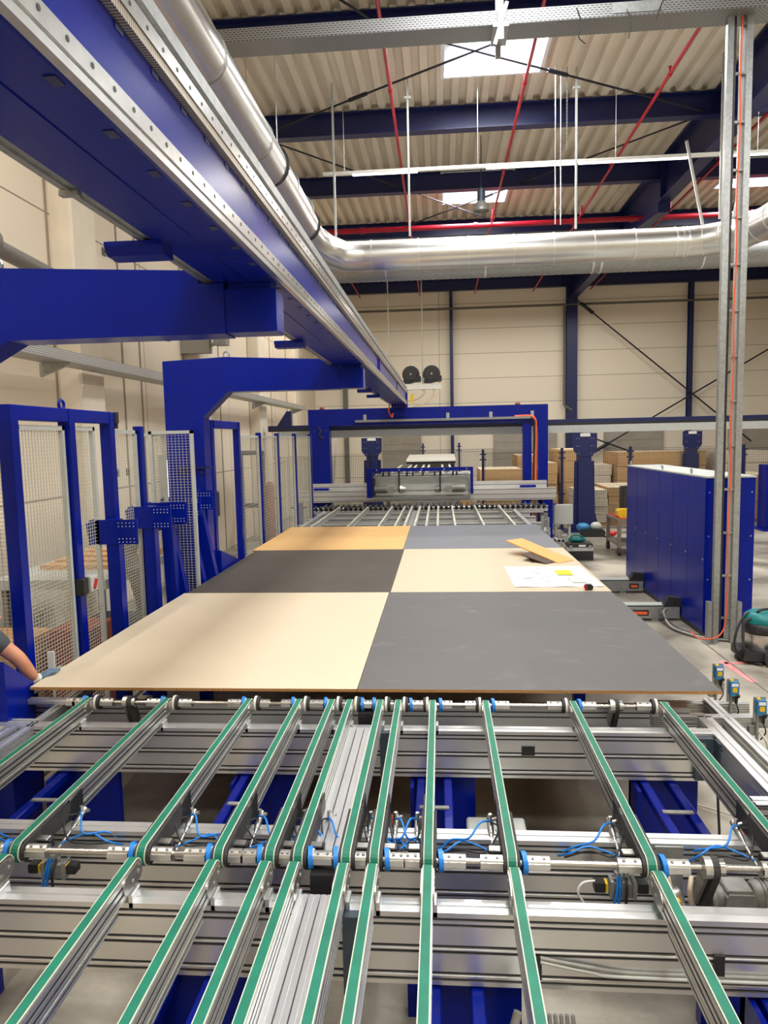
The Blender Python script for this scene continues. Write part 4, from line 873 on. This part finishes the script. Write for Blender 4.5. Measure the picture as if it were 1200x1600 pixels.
for j in range(ny+1):
    for i in range(nx+1):
        u, v = i/nx, j/ny; x = .74+(.91-.07*v+.07*0)*u+0*v; x = .745+u*(.91-.015*v)-.0*v; y = 7.38+v*1.2
        vs.append((x, y, ZB+.001+.006*(math.sin(u*14)*.5+.5)*(1-v)))
for j in range(ny):
    for i in range(nx): a = j*(nx+1)+i; fs.append((a, a+1, a+nx+2, a+nx+1))
m.add(vs, fs, 0, True)
t = thing('paper_plan', 'large white printed plan with yellow and green patches lying on the cream board', 'paper', (1.2, 7.98, ZB)); part('sheet', m, 'paper', t)
m = MB(); m.box(1.29, 1.46, 8.0, 8.28, ZB+.0085, ZB+.0095); part('yellow_patch', m, mat('bright_yellow_note', lin(235, 232, 20), .7, 0, .05, 5), t, 'bright yellow patch'); part('green_patch', MB().box(1.37, 1.52, 7.58, 7.9, ZB+.0085, ZB+.0095), mat('pale_green_note', lin(205, 235, 205), .7, 0, .05, 5), t, 'pale green patch')
m = MB()
rr = random.Random(3)
for k in range(60):
    x = rr.uniform(.8, 1.25); y = rr.uniform(7.5, 8.5); m.box(x, x+rr.uniform(.02, .08), y, y+.008, ZB+.0085, ZB+.0088)
part('printed_lines', m, 'gear', t, kind='stuff')
m = MB(); m.tube([(1.44, 7.235, ZB+.03), (1.475, 7.235, ZB+.03), (1.5, 7.235, ZB+.03)], [.026, .03, .03], 12)
t = thing('tape_measure', 'small black and red tape measure on the corner of the cream board', 'tape measure', (1.48, 7.235, ZB)); part('case', MB().bbox(1.43, 1.51, 7.21, 7.26, ZB, ZB+.06, .016), 'black', t); part('red_side', MB().bbox(1.425, 1.45, 7.207, 7.262, ZB+.006, ZB+.056, .014), 'redp', t)
# leaning orange panels
t = thing('wood_panel', 'orange wood panel leaning over the others on the cream board', 'panel', (1.35, 9.6, ZB)); m = MB()
def slab(p0, p1, p2, p3, th):
    P = [Vector(p) for p in (p0, p1, p2, p3)]; n_ = (P[1]-P[0]).cross(P[3]-P[0]).normalized()*th
    mm = MB(); mm.add(P+[p-n_ for p in P], [(0, 1, 2, 3), (7, 6, 5, 4), (0, 4, 5, 1), (1, 5, 6, 2), (2, 6, 7, 3), (3, 7, 4, 0)]); return mm
part('panel', slab((.86, 9.58, 1.215), (1.42, 8.77, 1.046), (1.645, 8.97, 1.05), (1.09, 9.78, 1.215), .014), 'card', t)
t = thing('wood_panel', 'dark backed small panel tilted under the orange wood panel', 'panel', (1.15, 9, ZB)); part('panel', slab((1.0, 9.0, 1.12), (1.26, 8.72, 1.05), (1.42, 8.86, 1.05), (1.12, 9.2, 1.12), .012), 'dpanel', t)
t = thing('wood_panel', 'thin dark offcut lying flat under the tilted panels', 'panel', (1.25, 9, ZB)); part('panel', MB().box(1.1, 1.45, 8.85, 9.25, ZB, ZB+.012), 'dpanel', t)
single('clamp_stop', MB().box(1.45, 1.8, 12.6, 12.68, .8, .86).box(1.72, 1.8, 12.1, 12.68, .85, 1.0).box(1.68, 1.72, 12.15, 12.2, .95, 1.25).box(1.78, 1.82, 12.2, 12.24, .95, 1.22).cyl((1.75, 12.1, 1.1), (1.75, 12.1, 1.2), .02, 8), 'galv', 'steel board stop standing at the far right edge of the boards', 'stop')
single('clamp_stop', MB().box(1.45, 1.9, 11.4, 11.48, .8, .86).box(1.78, 1.9, 11.2, 11.48, .85, .98).box(1.8, 1.84, 11.2, 11.24, .95, 1.12).bbox(1.86, 1.95, 11.2, 11.3, .95, 1.05, .01), 'galv', 'steel board stop on the right edge next to the black tool case', 'stop')
# tool cases on floor
t = thing('tool_case', 'black stacking tool case with a silver band standing on the floor beyond the boards', 'tool case', (2.87, 15.1, 0)); part('case', MB().bbox(2.6, 3.13, 14.95, 15.35, 0, .2, .01), 'black', t); part('silver_band', MB().bbox(2.6, 3.13, 14.95, 15.35, .2, .27, .005), 'lightgrey', t); part('lid', MB().bbox(2.61, 3.12, 14.96, 15.34, .27, .36, .02), 'rubber', t); part('label_plate', MB().box(2.83, 2.97, 14.94, 14.95, .29, .33), 'white', t); part('latch', MB().box(2.64, 2.7, 14.94, 14.95, .24, .32).box(3.03, 3.09, 14.94, 14.95, .24, .32), 'galv', t)
single('power_tool', MB().sph((2.83, 15.15, .42), .08, 8, sc=(2.4, 1.2, .75)).tube(smooth([(2.68, 15.1, .4), (2.72, 15.1, .5), (2.85, 15.1, .52), (2.95, 15.1, .45)]), .02, 6), 'teal', 'teal machine lying on top of the black tool case', 'machine')
t = thing('tool_bag', 'black and blue tool bag on the floor at the foot of the blue rail column', 'bag', (3.8, 18.6, 0)); m = MB(); m.bbox(3.55, 4.15, 18.4, 18.8, 0, .2, .06); part('bag_body', m, 'black', t); part('blue_cloth', MB().sph((3.62, 18.6, .24), .16, 8, sc=(1.1, 1, .7)), 'sensorblue', t)
part('white_cloth', MB().sph((3.95, 18.6, .26), .12, 8, sc=(1.2, 1, .9)), 'lightgrey', t)
single('cable', MB().tube(smooth([(4.1, 18.4, .02), (4.25, 18.2, .02), (4.35, 18.0, .02), (4.5, 18.1, .02)]), .02, 6), 'black', 'black cable end lying by the tool bag', 'cable')
single('red_cap', MB().sph((4.32, 18.4, .09), .09, 8, sc=(1.2, 1, .8)), 'redp', 'small red object on the floor beside the tool bag', 'small object')
# trolley
t = thing('work_trolley', 'greenish steel trolley with a red top standing behind the blue cabinet', 'trolley', (4.1, 16, 0))
part('tray_top', MB().bbox(3.75, 4.6, 15.5, 16.6, .72, .79, .01), 'flex', t); part('red_mat', MB().box(3.79, 4.56, 15.54, 16.56, .79, .8), 'redp', t)
for x in (3.79, 4.56):
    for y in (15.54, 16.56):
        l = part('leg', MB().box(x-.035, x+.035, y-.035, y+.035, .16, .72), 'flex', t); part('castor', MB().cyl((x-.03, y, .08), (x+.03, y, .08), .08, 14), 'rubber', l)
part('lower_rail', MB().bbox(3.76, 4.59, 15.52, 16.58, .2, .25, .01), 'flex', t)
t = thing('drill_machine', 'yellow orange power tool on the red top of the trolley', 'machine', (3.95, 15.9, .8)); part('body', MB().bbox(3.8, 4.15, 15.7, 15.95, .8, .98, .04), 'yellow', t); part('handle', MB().bbox(4.1, 4.4, 15.75, 15.9, .8, .92, .03), 'black', t)
single('plastic_case', MB().bbox(3.98, 4.3, 16.15, 16.35, .8, 1.45, .02).bbox(4.02, 4.08, 16.13, 16.15, .85, 1.4, .003).bbox(4.14, 4.2, 16.13, 16.15, .85, 1.4, .003), 'rubber', 'dark ribbed plastic case standing upright on the trolley', 'case')

# ================================================================== BLUE CABINET
t = thing('control_cabinet', 'long blue switch cabinet row standing on the floor at the right', 'cabinet', (3.6, 11, 0))
CX0, CX1, CY0, CY1, CH = 3.29, 3.88, 9.17, 12.95, 2.03
part('body', MB().bbox(CX0+.004, CX1, CY0, CY1, .06, CH, .006), 'blue', t)
part('top_panel', MB().box(CX0, CX1+.01, CY0-.01, CY1+.01, CH, CH+.02), 'lightgrey', t)
nd = 6; dw = (CY1-CY0)/nd
for k in range(nd):
    d = part('door', MB().bbox(CX0-.006, CX0+.004, CY0+k*dw+.006, CY0+(k+1)*dw-.006, .08, CH-.01, .003), 'blue', t)
    part('lock', MB().cyl((CX0-.012, CY0+k*dw+.05, 1.0), (CX0-.005, CY0+k*dw+.05, 1.0), .014, 8), 'gear', d); part('hinge_slot', MB().box(CX0-.009, CX0-.006, CY0+k*dw+.1, CY0+k*dw+.13, .16, .24), 'black', d)
for y in (CY0+dw, CY0+3*dw, CY1-.1): part('lifting_eye', MB().tube([(CX0+.03, y+.03*math.cos(a*math.pi/6), CH+.06+.03*math.sin(a*math.pi/6)) for a in range(13)], .008, 6), 'galv', t)
m = MB()
for x in (CX0+.04, CX1-.04):
    for z in (.2, .75, 1.3, 1.85): m.cyl((x, CY0-.005, z), (x, CY0, z), .01, 8)
part('side_screw', m, 'galv', t); part('plinth', MB().box(CX0+.02, CX1-.02, CY0+.02, CY1-.02, 0, .06), 'black', t)
single('control_cabinet', MB().bbox(8.42, 9.3, 19.3, 19.75, .0, 1.72, .01).bbox(8.3, 9.4, 19.1, 19.85, 0, .05, .01), 'blue', 'second dark blue housing cut by the right edge of the photo', 'cabinet')
# floor cable units
for i, (y, l) in enumerate(((11.9, 'farther of the two grey cable ducts from the cabinet to the machine'), (10.1, 'nearer grey cable duct from the cabinet to the machine, with an orange plug'))):
    t = thing('floor_duct', l, 'floor duct', (2.5, y, 0)); part('channel', MB().bbox(1.5, 3.27, y-.1, y+.1, .04, .2, .006), 'galv', t)
    part('lid', MB().bbox(1.5, 3.2, y-.06, y+.12, .2, .22, .004), 'lightgrey', t); part('slot', MB().box(1.55, 3.15, y-.08, y-.06, .2, .212), 'black', t)
    part('end_piece', MB().prism([(3.05, .2), (3.3, .2), (3.3, .32), (3.12, .34)], 'y', y-.1, y+.02), 'black', t)
    part('plug_socket', MB().bbox(2.55 if i else 3.05, 2.85 if i else 3.2, y-.115, y-.1, .08, .16, .01), 'black', t); part('orange_plug', MB().bbox(2.6 if i else 3.07, 2.83 if i else 3.18, y-.125, y-.11, .1, .14, .01), 'orange', t)
    part('foot', MB().box(1.7, 1.8, y-.08, y+.08, 0, .04).box(2.9, 3.0, y-.08, y+.08, 0, .04), 'galv', t)
t = thing('cable_loom', 'thick grey cables curving along the floor at the foot of the blue cabinet', 'cables', (3.1, 9.8, 0))
for k in range(3): part('cable', MB().tube(smooth([(3.15, 10.05+k*.02, .18), (3.02-k*.02, 9.9, .15), (3.02+k*.02, 9.6, .04), (3.12+k*.025, 9.3, .025), (3.3+k*.02, 9.05+k*.02, .025), (3.6, 8.98+k*.03, .025)]), .018, 8), ['gear', 'black', 'rubber'][k], t)

# ================================================================== VACUUM
vx, vy = 3.62, 8.25
t = thing('vacuum_cleaner', 'teal and steel industrial vacuum cleaner on a black wheeled base', 'vacuum cleaner', (vx, vy, 0))
part('base', MB().prism([(vx-.27, vy-.2), (vx+.22, vy-.25), (vx+.25, vy+.22), (vx-.24, vy+.22)], 'z', .05, .14).bbox(vx-.3, vx-.2, vy-.12, vy+.12, .06, .17, .02), 'black', t)
for x, y in ((vx+.0, vy-.27), (vx+.02, vy+.24)): part('wheel', MB().cyl((x, y-.025, .09), (x, y+.03, .09), .09, 18), 'rubber', t)
part('castor', MB().cyl((vx-.26, vy-.03, .035), (vx-.26, vy+.03, .035), .035, 12), 'rubber', t)
def lathe(prof, cx, cy, n=28):
    m = MB()
    m.tube([(cx, cy, z) for r_, z in prof], [r_ for r_, z in prof], n); return m
part('steel_drum', lathe([(.175, .13), (.19, .15), (.195, .33)], vx, vy), 'alu_bright', t)
part('black_collar', lathe([(.2, .33), (.215, .34), (.215, .44), (.2, .45)], vx, vy), 'black', t)
part('teal_head', lathe([(.205, .45), (.21, .47), (.2, .53), (.15, .565)], vx, vy), 'teal', t)
part('handle', MB().tube(smooth([(vx-.1, vy-.05, .56), (vx-.05, vy-.06, .6), (vx+.08, vy-.02, .6), (vx+.12, vy, .56)]), .015, 8), 'black', t); part('inlet', MB().cyl((vx-.12, vy-.19, .4), (vx-.15, vy-.24, .4), .03, 12), 'black', t)
part('label_plate', MB().box(vx+.0, vx+.075, vy-.219, vy-.216, .38, .41), 'white', t)
part('hose', MB().tube(smooth([(vx-.1, vy+.0, .55), (vx-.2, vy-.02, .54), (vx-.3, vy-.05, .38), (vx-.34, vy-.08, .18), (vx-.25, vy-.1, .04), (vx-.1, vy-.25, .03)]), .013, 8), 'black', t); part('hose', MB().tube(smooth([(vx-.15, vy-.1, .52), (vx-.24, vy-.08, .45), (vx-.25, vy-.1, .2), (vx-.2, vy-.12, .12)]), .016, 8), 'rubber', t)

# ================================================================== PORTAL
PY = 18.7
t = thing('portal_frame', 'big blue portal frame carrying the far end of the overhead beam', 'portal', (-.4, PY, 0))
part('top_beam', MB().bbox(-3.45, 2.75, PY, PY+.35, 2.97, 3.4, .01), 'blue', t)
l = part('leg', MB().bbox(-3.42, -2.9, PY+.0, PY+.35, 0, 2.97, .01), 'blue', t); part('base_plate', MB().box(-3.6, -2.75, PY-.1, PY+.45, 0, .03), 'blue', l)
l = part('leg', MB().bbox(2.5, 2.75, PY, PY+.35, 0, 2.97, .01), 'blue', t); part('base_plate', MB().box(2.4, 2.9, PY-.1, PY+.45, 0, .03), 'blue', l)
part('inner_post', MB().bbox(2.12, 2.34, PY+.05, PY+.3, 0, 2.97, .01), 'blue', t)
m = MB(); m.box(-2.2, 2.3, PY-.1, PY-.02, 3.04, 3.1); part('cable_channel', m, 'perf', t)
for x in (-1.95, .2, 1.3, 2.35): part('clip', MB().bbox(x-.04, x+.04, PY-.03, PY, 3.08, 3.24, .005), 'galv', t)
part('orange_cable', MB().tube(smooth([(1.9, PY-.06, 3.1), (2.3, PY-.06, 3.1), (2.42, PY-.04, 3.0), (2.44, PY-.02, 2.8), (2.43, PY-.02, 2.0), (2.43, PY-.02, 1.2)]), .035, 8), 'orange', t); part('black_cable', MB().tube(smooth([(1.9, PY-.05, 3.08), (2.35, PY-.05, 3.04), (2.4, PY-.04, 2.7), (2.39, PY+.0, 1.2)]), .03, 8), 'black', t)
m = MB()
for x in (-3.3, -2.98): m.cyl((x, PY-.01, 2.85), (x, PY, 2.85), .025, 8)
m.tube(smooth([(-3.2, PY-.02, 2.95), (-3.12, PY-.05, 2.85), (-3.15, PY-.05, 2.72), (-3.05, PY-.03, 2.65)]), .02, 6); part('hanging_plug', m, 'black', t)
for x in (-3.1, 2.0): part('lifting_eye', MB().sph((x, PY+.17, 3.43), .07, 8, sc=(1, .5, .7)), 'brown', t)
# aluminium lift beam with support posts
t = thing('lift_beam', 'wide level aluminium beam across the conveyor in front of the blue portal', 'aluminium beam', (-.5, 18.2, .97))
m = MB(); m.prism(profile_poly(18.2, 18.34, 1.0, 1.3, (18.27,), (1.03, 1.15, 1.27), .012, .01), 'x', -3.86, 2.88); part('front_profile', m, 'alu', t); part('slot_shade', MB().box(-3.86, 2.88, 18.205, 18.209, 1.024, 1.036).box(-3.86, 2.88, 18.205, 18.209, 1.144, 1.156).box(-3.86, 2.88, 18.205, 18.209, 1.264, 1.276), 'rubber', t)  # dark bands stand in for shade in the front slots
m = MB(); m.prism(profile_poly(18.42, 18.56, 1.2, 1.47, (18.5,), (1.3, 1.38), .012, .01), 'x', -3.35, 2.68); part('rear_profile', m, 'alu', t); part('slot_shade', MB().box(-3.35, 2.68, 18.425, 18.429, 1.374, 1.386), 'rubber', t)  # one dark band for the shade of the rear slot
m = MB(); m.box(-3.86, 2.88, 18.34, 18.5, 1.0, 1.22); part('web', m, 'lightgrey', t)
part('yellow_label', MB().box(-3.82, -3.6, 18.195, 18.2, 1.05, 1.1), 'yellow', t)
for x, w in ((-3.7, .2), (2.14, .2), (2.68, .24)):
    p_ = part('support_post', MB().bbox(x-w/2, x+w/2, 18.22, 18.45, 0, 1.0, .008), 'blue', t); part('cap_plate', MB().box(x-w/2-.08, x+w/2+.08, 18.18, 18.5, .86, .89), 'blue', p_)
part('low_stretcher', MB().bbox(2.14, 2.68, 18.3, 18.4, .1, .42, .01), 'blue', t)
for x in (-3.1, 2.2): part('slider', MB().bbox(x-.2, x+.2, 18.35, 18.42, 1.3, 1.36, .01), 'blue', t)
# far machine unit with motors
t = thing('lifting_unit', 'blue framed lifting unit with two motors in front of the portal', 'machine unit', (-.52, 17.9, 1.15))
FZ = 1.87
part('front_frame', MB().bbox(-1.86, .8, 17.86, 17.92, FZ-.09, FZ, .004), 'blue', t); part('left_plate', MB().bbox(-1.86, -1.72, 17.86, 17.92, 1.13, FZ-.09, .004), 'blue', t); part('right_plate', MB().bbox(.73, .8, 17.86, 17.92, 1.2, FZ-.09, .004), 'blue', t)
part('black_end', MB().bbox(-1.76, -1.66, 17.92, 18.1, 1.15, 1.62, .01), 'black', t)
part('back_panel', MB().box(-1.7, .73, 18.1, 18.12, 1.3, 1.68), 'lightgrey', t); part('top_deck', MB().box(-1.7, .73, 18.1, 19.1, 1.66, 1.68), 'lightgrey', t)
part('drip_tray', MB().bbox(-1.7, .73, 17.9, 18.1, 1.06, 1.15, .004), 'perf', t)
for x in (-1.05, -.02): part('black_arm', MB().box(x-.02, x+.02, 17.95, 18.0, 1.25, 1.78), 'black', t)
for s, x in ((-1, -1.05), (1, -.02)):
    m = MB(); m.tube([(x+s*.15, 18.0, 1.33), (x+s*.3, 18.0, 1.33)], .09, 14); m.bbox(x+s*.22-.08, x+s*.22+.08, 17.9, 18.0, 1.25, 1.4, .01); m.tube([(x+s*.3, 18.0, 1.34), (x+s*.62, 18.0, 1.34)], .1, 14)
    for k in range(8): m.tube([(x+s*(.34+k*.03), 18.0, 1.34), (x+s*(.35+k*.03), 18.0, 1.34)], .115, 14)
    part('motor', m, 'gear', t); part('flange', MB().tube([(x-s*.02, 18, 1.33), (x-s*.15, 18, 1.33)], [.1, .07], 14), 'alu_bright', t)
part('shaft', MB().cyl((-1.6, 18.0, 1.72), (.7, 18.0, 1.72), .018, 8), 'steel', t)
for x in (-1.45, -1.3, -.85, -.7, -.45, -.15, 0, .4, .3): part('belt_wheel', MB().cyl((x-.02, 18.0, 1.72), (x+.02, 18.0, 1.72), .06, 14), 'black', t)
m = MB()
for k in range(5): m.cyl((-1.6+k*.56, 17.855, FZ-.045), (-1.6+k*.56, 17.86, FZ-.045), .018, 8)
part('bolt', m, 'galv', t); part('chain', MB().tube(smooth([(.62, 17.95, 1.7), (.7, 17.93, 1.5), (.7, 17.95, 1.2)]), .02, 6), 'galv', t)
# far conveyor belts 12.9 .. 16.8
FXS = [-2.4, -1.72, -1.15, -.85, -.68, -.49, -.28, -.07, .25, .77, 1.32]
for i, x in enumerate(FXS):
    t = thing('belt_conveyor', 'pale belt strip beyond the laid out boards, %s from the left' % ORD[i], 'belt conveyor', (x, 14.9, .9), 'belt strips beyond the boards')
    m = MB(); m.prism(profile_poly(x-.019, x+.019, .9, 1.012, (), (.93, .965), .008, .005), 'y', 12.95, 16.7); part('profile', m, 'alu', t)
    m = MB(); loop_belt(m, x, .018, 12.95, 16.75, RP+.003, ZC, .004); part('belt', m, 'cream', t)
for k, x in enumerate((-.62, -.58, -.54)): single('flat_profile', MB().box(x-.016, x+.016, 12.9, 16.3, .9, .95), 'alu', 'flat aluminium bar between the pale belt strips beyond the boards, %s of three' % ['left', 'centre', 'right'][k], 'aluminium bar', 'flat bars beyond the boards')
for i, (y, z0, z1) in enumerate(((13.3, .62, .9), (14.2, .62, .9), (15.3, .62, .9), (16.3, .62, .9))):
    beam_x(-2.9, 2.0, y, y+.1, 'aluminium cross beam below the far belt strips, %s from the boards' % ORD[i], z0, z1)
single('steel_sheet', MB().box(-2.7, 1.8, 13.4, 16.3, .5, .52).box(-2.6, -2.5, 13.4, 13.5, 0, .5).box(1.6, 1.7, 13.4, 13.5, 0, .5).box(-2.6, -2.5, 16.2, 16.3, 0, .5).box(1.6, 1.7, 16.2, 16.3, 0, .5), 'gear', 'dark steel tray table under the far belt strips', 'tray')
t = thing('roller_track', 'row of black brush rollers crossing under the lift beam', 'roller track', (-.5, 16.95, .8)); part('shaft', MB().cyl((-3.1, 16.95, .96), (2.5, 16.95, .96), .02, 8), 'steel', t)
for k in range(46):
    x = -3.0+k*.12; part('roller', MB().tube([(x-.035, 16.95, .96), (x, 16.95, .96), (x+.035, 16.95, .96)], [.045, .07, .045], 10), 'black', t)
part('carrier', MB().box(-3.1, 2.5, 17.0, 17.04, .8, .9), 'alu', t)
for k in range(38):
    x = -2.9+k*.14; part('bristle_bar', MB().bar((x, 17.1, .93), (x+.05, 17.7, .97), .04, .05), 'black', t)
part('frame_bar', MB().box(-3.1, 2.5, 17.08, 17.14, .83, .9).box(-3.1, 2.5, 17.66, 17.72, .83, .9).box(-3.1, -3.0, 17.0, 17.7, 0, .83).box(2.4, 2.5, 17.0, 17.7, 0, .83), 'gear', t)
single('aluminium_box', MB().bbox(2.92, 3.4, 18.75, 19.0, .3, .8, .01).box(2.95, 3.0, 18.8, 18.95, 0, .3).box(3.3, 3.35, 18.8, 18.95, 0, .3), 'lightgrey', 'pale ribbed housing right of the portal leg below the lift beam', 'housing')
beam_y(13.2, 16.5, 1.62, 1.7, 'slim aluminium rail right of the far belt strips', z0=.86, z1=.94)
beam_y(13.2, 16.5, -2.75, -2.67, 'slim aluminium rail left of the far belt strips', z0=.86, z1=.94)
# raised belts and white slab behind the portal
for i, x in enumerate((-1.3, -.98, -.8, -.55, -.38, .05, .28)):
    t = thing('belt_conveyor', 'thin raised belt strip behind the lifting unit, %s from the left' % ORD[i], 'belt conveyor', (x, 21, 1.7), 'raised belt strips behind the lifting unit')
    part('profile', MB().box(x-.03, x+.03, 19.2, 24.1, 1.6, 1.7), 'alu', t); part('belt', MB().box(x-.03, x+.03, 19.2, 24.1, 1.7, 1.715), 'cream', t)
t = thing('feed_table', 'feed table with a white sloped cover behind the portal', 'feed table', (-.3, 24.5, 0)); part('cover', MB().prism([(24.0, 1.82), (24.0, 1.88), (26.6, 2.0), (26.6, 1.82)], 'x', -1.15, .5), 'white', t); part('body', MB().box(-1.15, .5, 24.05, 26.6, 1.75, 1.82), 'black', t); part('base', MB().box(-1.0, .35, 24.3, 26.4, 0, 1.75), 'gear', t)
single('conveyor_stand', MB().box(-1.5, .5, 19.6, 19.7, 1.5, 1.6).box(-1.5, .5, 23.5, 23.6, 1.5, 1.6).box(-1.5, -1.4, 19.6, 19.7, 0, 1.5).box(.4, .5, 19.6, 19.7, 0, 1.5).box(-1.5, -1.4, 23.5, 23.6, 0, 1.5).box(.4, .5, 23.5, 23.6, 0, 1.5), 'gear', 'grey frame carrying the raised belt strips behind the portal', 'frame')

# transverse crane rail
t = thing('crane_rail', 'long dark and silver crane rail crossing behind the blue portal', 'rail', (3, 19.7, 2.6))
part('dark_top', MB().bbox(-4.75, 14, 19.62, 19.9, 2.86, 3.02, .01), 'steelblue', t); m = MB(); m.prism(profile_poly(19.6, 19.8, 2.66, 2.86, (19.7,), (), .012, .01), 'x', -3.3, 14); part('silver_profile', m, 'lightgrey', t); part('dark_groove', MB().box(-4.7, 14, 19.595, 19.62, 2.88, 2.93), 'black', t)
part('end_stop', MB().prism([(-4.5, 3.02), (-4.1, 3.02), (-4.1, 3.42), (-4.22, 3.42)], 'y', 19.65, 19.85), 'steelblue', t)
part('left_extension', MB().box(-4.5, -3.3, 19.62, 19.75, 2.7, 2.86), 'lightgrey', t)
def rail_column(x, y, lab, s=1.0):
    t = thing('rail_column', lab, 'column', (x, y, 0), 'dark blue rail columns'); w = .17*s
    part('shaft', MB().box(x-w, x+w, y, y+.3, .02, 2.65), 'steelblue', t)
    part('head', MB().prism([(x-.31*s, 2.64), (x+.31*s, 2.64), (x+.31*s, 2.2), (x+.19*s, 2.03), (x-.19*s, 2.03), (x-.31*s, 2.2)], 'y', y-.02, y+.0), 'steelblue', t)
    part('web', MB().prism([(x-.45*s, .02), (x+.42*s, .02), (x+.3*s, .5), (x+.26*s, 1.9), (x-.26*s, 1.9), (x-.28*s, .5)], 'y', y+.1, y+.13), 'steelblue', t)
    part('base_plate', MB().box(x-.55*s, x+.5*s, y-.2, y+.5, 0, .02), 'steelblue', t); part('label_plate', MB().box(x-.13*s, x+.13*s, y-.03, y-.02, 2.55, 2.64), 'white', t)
    m = MB()
    for bx in (-.22, -.16, .16, .22):
        for bz in (2.1, 2.3, 2.5): m.cyl((x+bx*s, y-.03, bz), (x+bx*s, y-.02, bz), .012, 6)
    part('bolt', m, 'galv', t, kind='stuff')
rail_column(3.83, 19.45, 'dark blue rail column beside the far fence in front of the board packs'); rail_column(-2.3, 24, 'dark blue rail column seen through the portal on the left', 1.1); rail_column(8.3, 24.5, 'dark blue rail column behind the board packs on the right', 1.0)
# far fence
for i, (x, y) in enumerate(((-4.65, 20.2), (-1.97, 20.2), (-.66, 27.2), (.7, 27.2), (1.18, 20.2), (3.35, 20.2), (5.2, 20.2), (8.2, 20.2))):
    h_ = 2.25 if y < 21 else 2.4
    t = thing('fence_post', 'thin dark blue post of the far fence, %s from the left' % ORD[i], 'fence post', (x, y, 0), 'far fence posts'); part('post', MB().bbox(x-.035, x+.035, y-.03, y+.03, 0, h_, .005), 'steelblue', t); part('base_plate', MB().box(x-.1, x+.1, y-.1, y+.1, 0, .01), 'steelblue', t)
    for z in (.95, h_-.3, h_-.15): part('clamp', MB().box(x-.09, x+.09, y-.05, y+.05, z, z+.035), 'steelblue', t)
for i, (a, c, y) in enumerate(((-4.6, -2.0, 20.2), (-2.6, -.72, 27.2), (-.6, .64, 27.2), (.76, 2.0, 27.2), (1.23, 3.3, 20.2), (3.4, 5.15, 20.2), (5.25, 8.15, 20.2), (8.25, 11, 20.2))):
    mesh_panel('safety_fence', (a, y), (c, y), .0, 2.15, 'dark wire mesh panel of the far fence, %s from the left' % ORD[i], 'far fence panels', 'wire_dark', 'wire_dark', .05, .05, .012, .006)

# ================================================================== BOARD PACKS
def packs(x0, x1, y0, y1, ztop, n_, side, lab, base=.1):
    for q in range(3):
        w = (y1-y0)/3; single('timber_bearer', MB().box(x0, x1, y0+.05+q*w, y0+.15+q*w, 0, base), 'timber', '%s timber bearer under %s' % (['front', 'middle', 'rear'][q], lab), 'bearer', 'bearers under %s' % lab)
    h = (ztop-base)/n_; r_ = random.Random(int(x0*37))
    for k in range(n_):
        dx = r_.uniform(-.02, .02); dy = r_.uniform(-.02, .02); z = base+k*h
        m = MB(); m.box(x0+dx, x1+dx, y0+dy, y1+dy, z, z+h-.012 if k < n_-1 else z+h, 0, top=1)
        if k < n_-1: m.box(x0+.05, x1-.05, y0+.05, y1-.05, z+h-.012, z+h)
        pos = 'topmost pack' if k == n_-1 else ('lowest pack' if k == 0 else ORD[k]+' pack up')
        single('board_pack', m, [side, 'boardtop'], '%s in %s' % (pos, lab), 'board pack', 'packs of %s' % lab)
packs(1.22, 2.5, 22.2, 24.0, 1.6, 3, 'stackside', 'the chipboard stack left of the portal post')
packs(.6, 1.05, 23.2, 24.6, 1.42, 3, 'stackside', 'the small reddish board stack beside the feed table')
packs(2.6, 3.42, 24.6, 26.4, 1.95, 5, 'stackside', 'the chipboard stack seen behind the portal post')
packs(3.0, 3.62, 22.6, 24.2, 1.75, 5, 'stackside', 'the chipboard stack right of the portal leg')
packs(3.75, 4.6, 22.9, 25.2, 2.15, 6, 'stackside', 'the tallest chipboard stack behind the rail column')
packs(3.9, 4.72, 20.75, 22.4, 1.02, 4, 'stackwhite', 'the low pale board stack at the foot of the rail column')
packs(4.78, 6.3, 20.9, 22.9, 1.08, 4, 'stackside', 'the low wide chipboard stack behind the trolley')
packs(5.05, 5.9, 25.4, 27.0, 1.55, 4, 'stackwhite', 'the pale board stack before the grey roller door')
packs(6.0, 8.9, 24.9, 27.0, 1.98, 4, 'stackside', 'the long chipboard stack above the blue cabinet')
packs(8.3, 9.6, 21.2, 23.2, 1.35, 5, 'stackside', 'the chipboard stack right of the cable column')
packs(9.2, 10.8, 24.3, 26.0, 1.95, 5, 'stackwhite', 'the pale board stack at the far right')
# ladders / frames far left behind fence
single('ladder', MB().bar((-3.75, 21.0, 0), (-3.45, 21.6, 2.6), .08, .03).bar((-3.3, 21.0, 0), (-3.15, 21.6, 2.6), .08, .03).bar((-3.66, 21.15, .6), (-3.25, 21.15, .6), .05).bar((-3.6, 21.3, 1.2), (-3.22, 21.3, 1.2), .05).bar((-3.52, 21.45, 1.9), (-3.18, 21.45, 1.9), .05), 'alu', 'aluminium ladder leaning behind the left leg of the portal', 'ladder')
single('air_tank', MB().tube([(-4.25, 17.5, 0), (-4.25, 17.5, 1.5), (-4.25, 17.5, 1.6)], [.12, .12, .05], 14), 'brown', 'rusty red upright cylinder behind the far end of the left fence', 'cylinder')
single('steel_rack', MB().box(-4.6, -4.5, 16, 16.1, 0, 2.4).box(-4.1, -4.0, 16, 16.1, 0, 2.4).box(-4.6, -4.0, 16, 16.1, 1.1, 1.2).box(-4.6, -4.0, 16, 16.1, 2.3, 2.4), 'black', 'dark narrow steel rack behind the far left fence panels', 'rack')
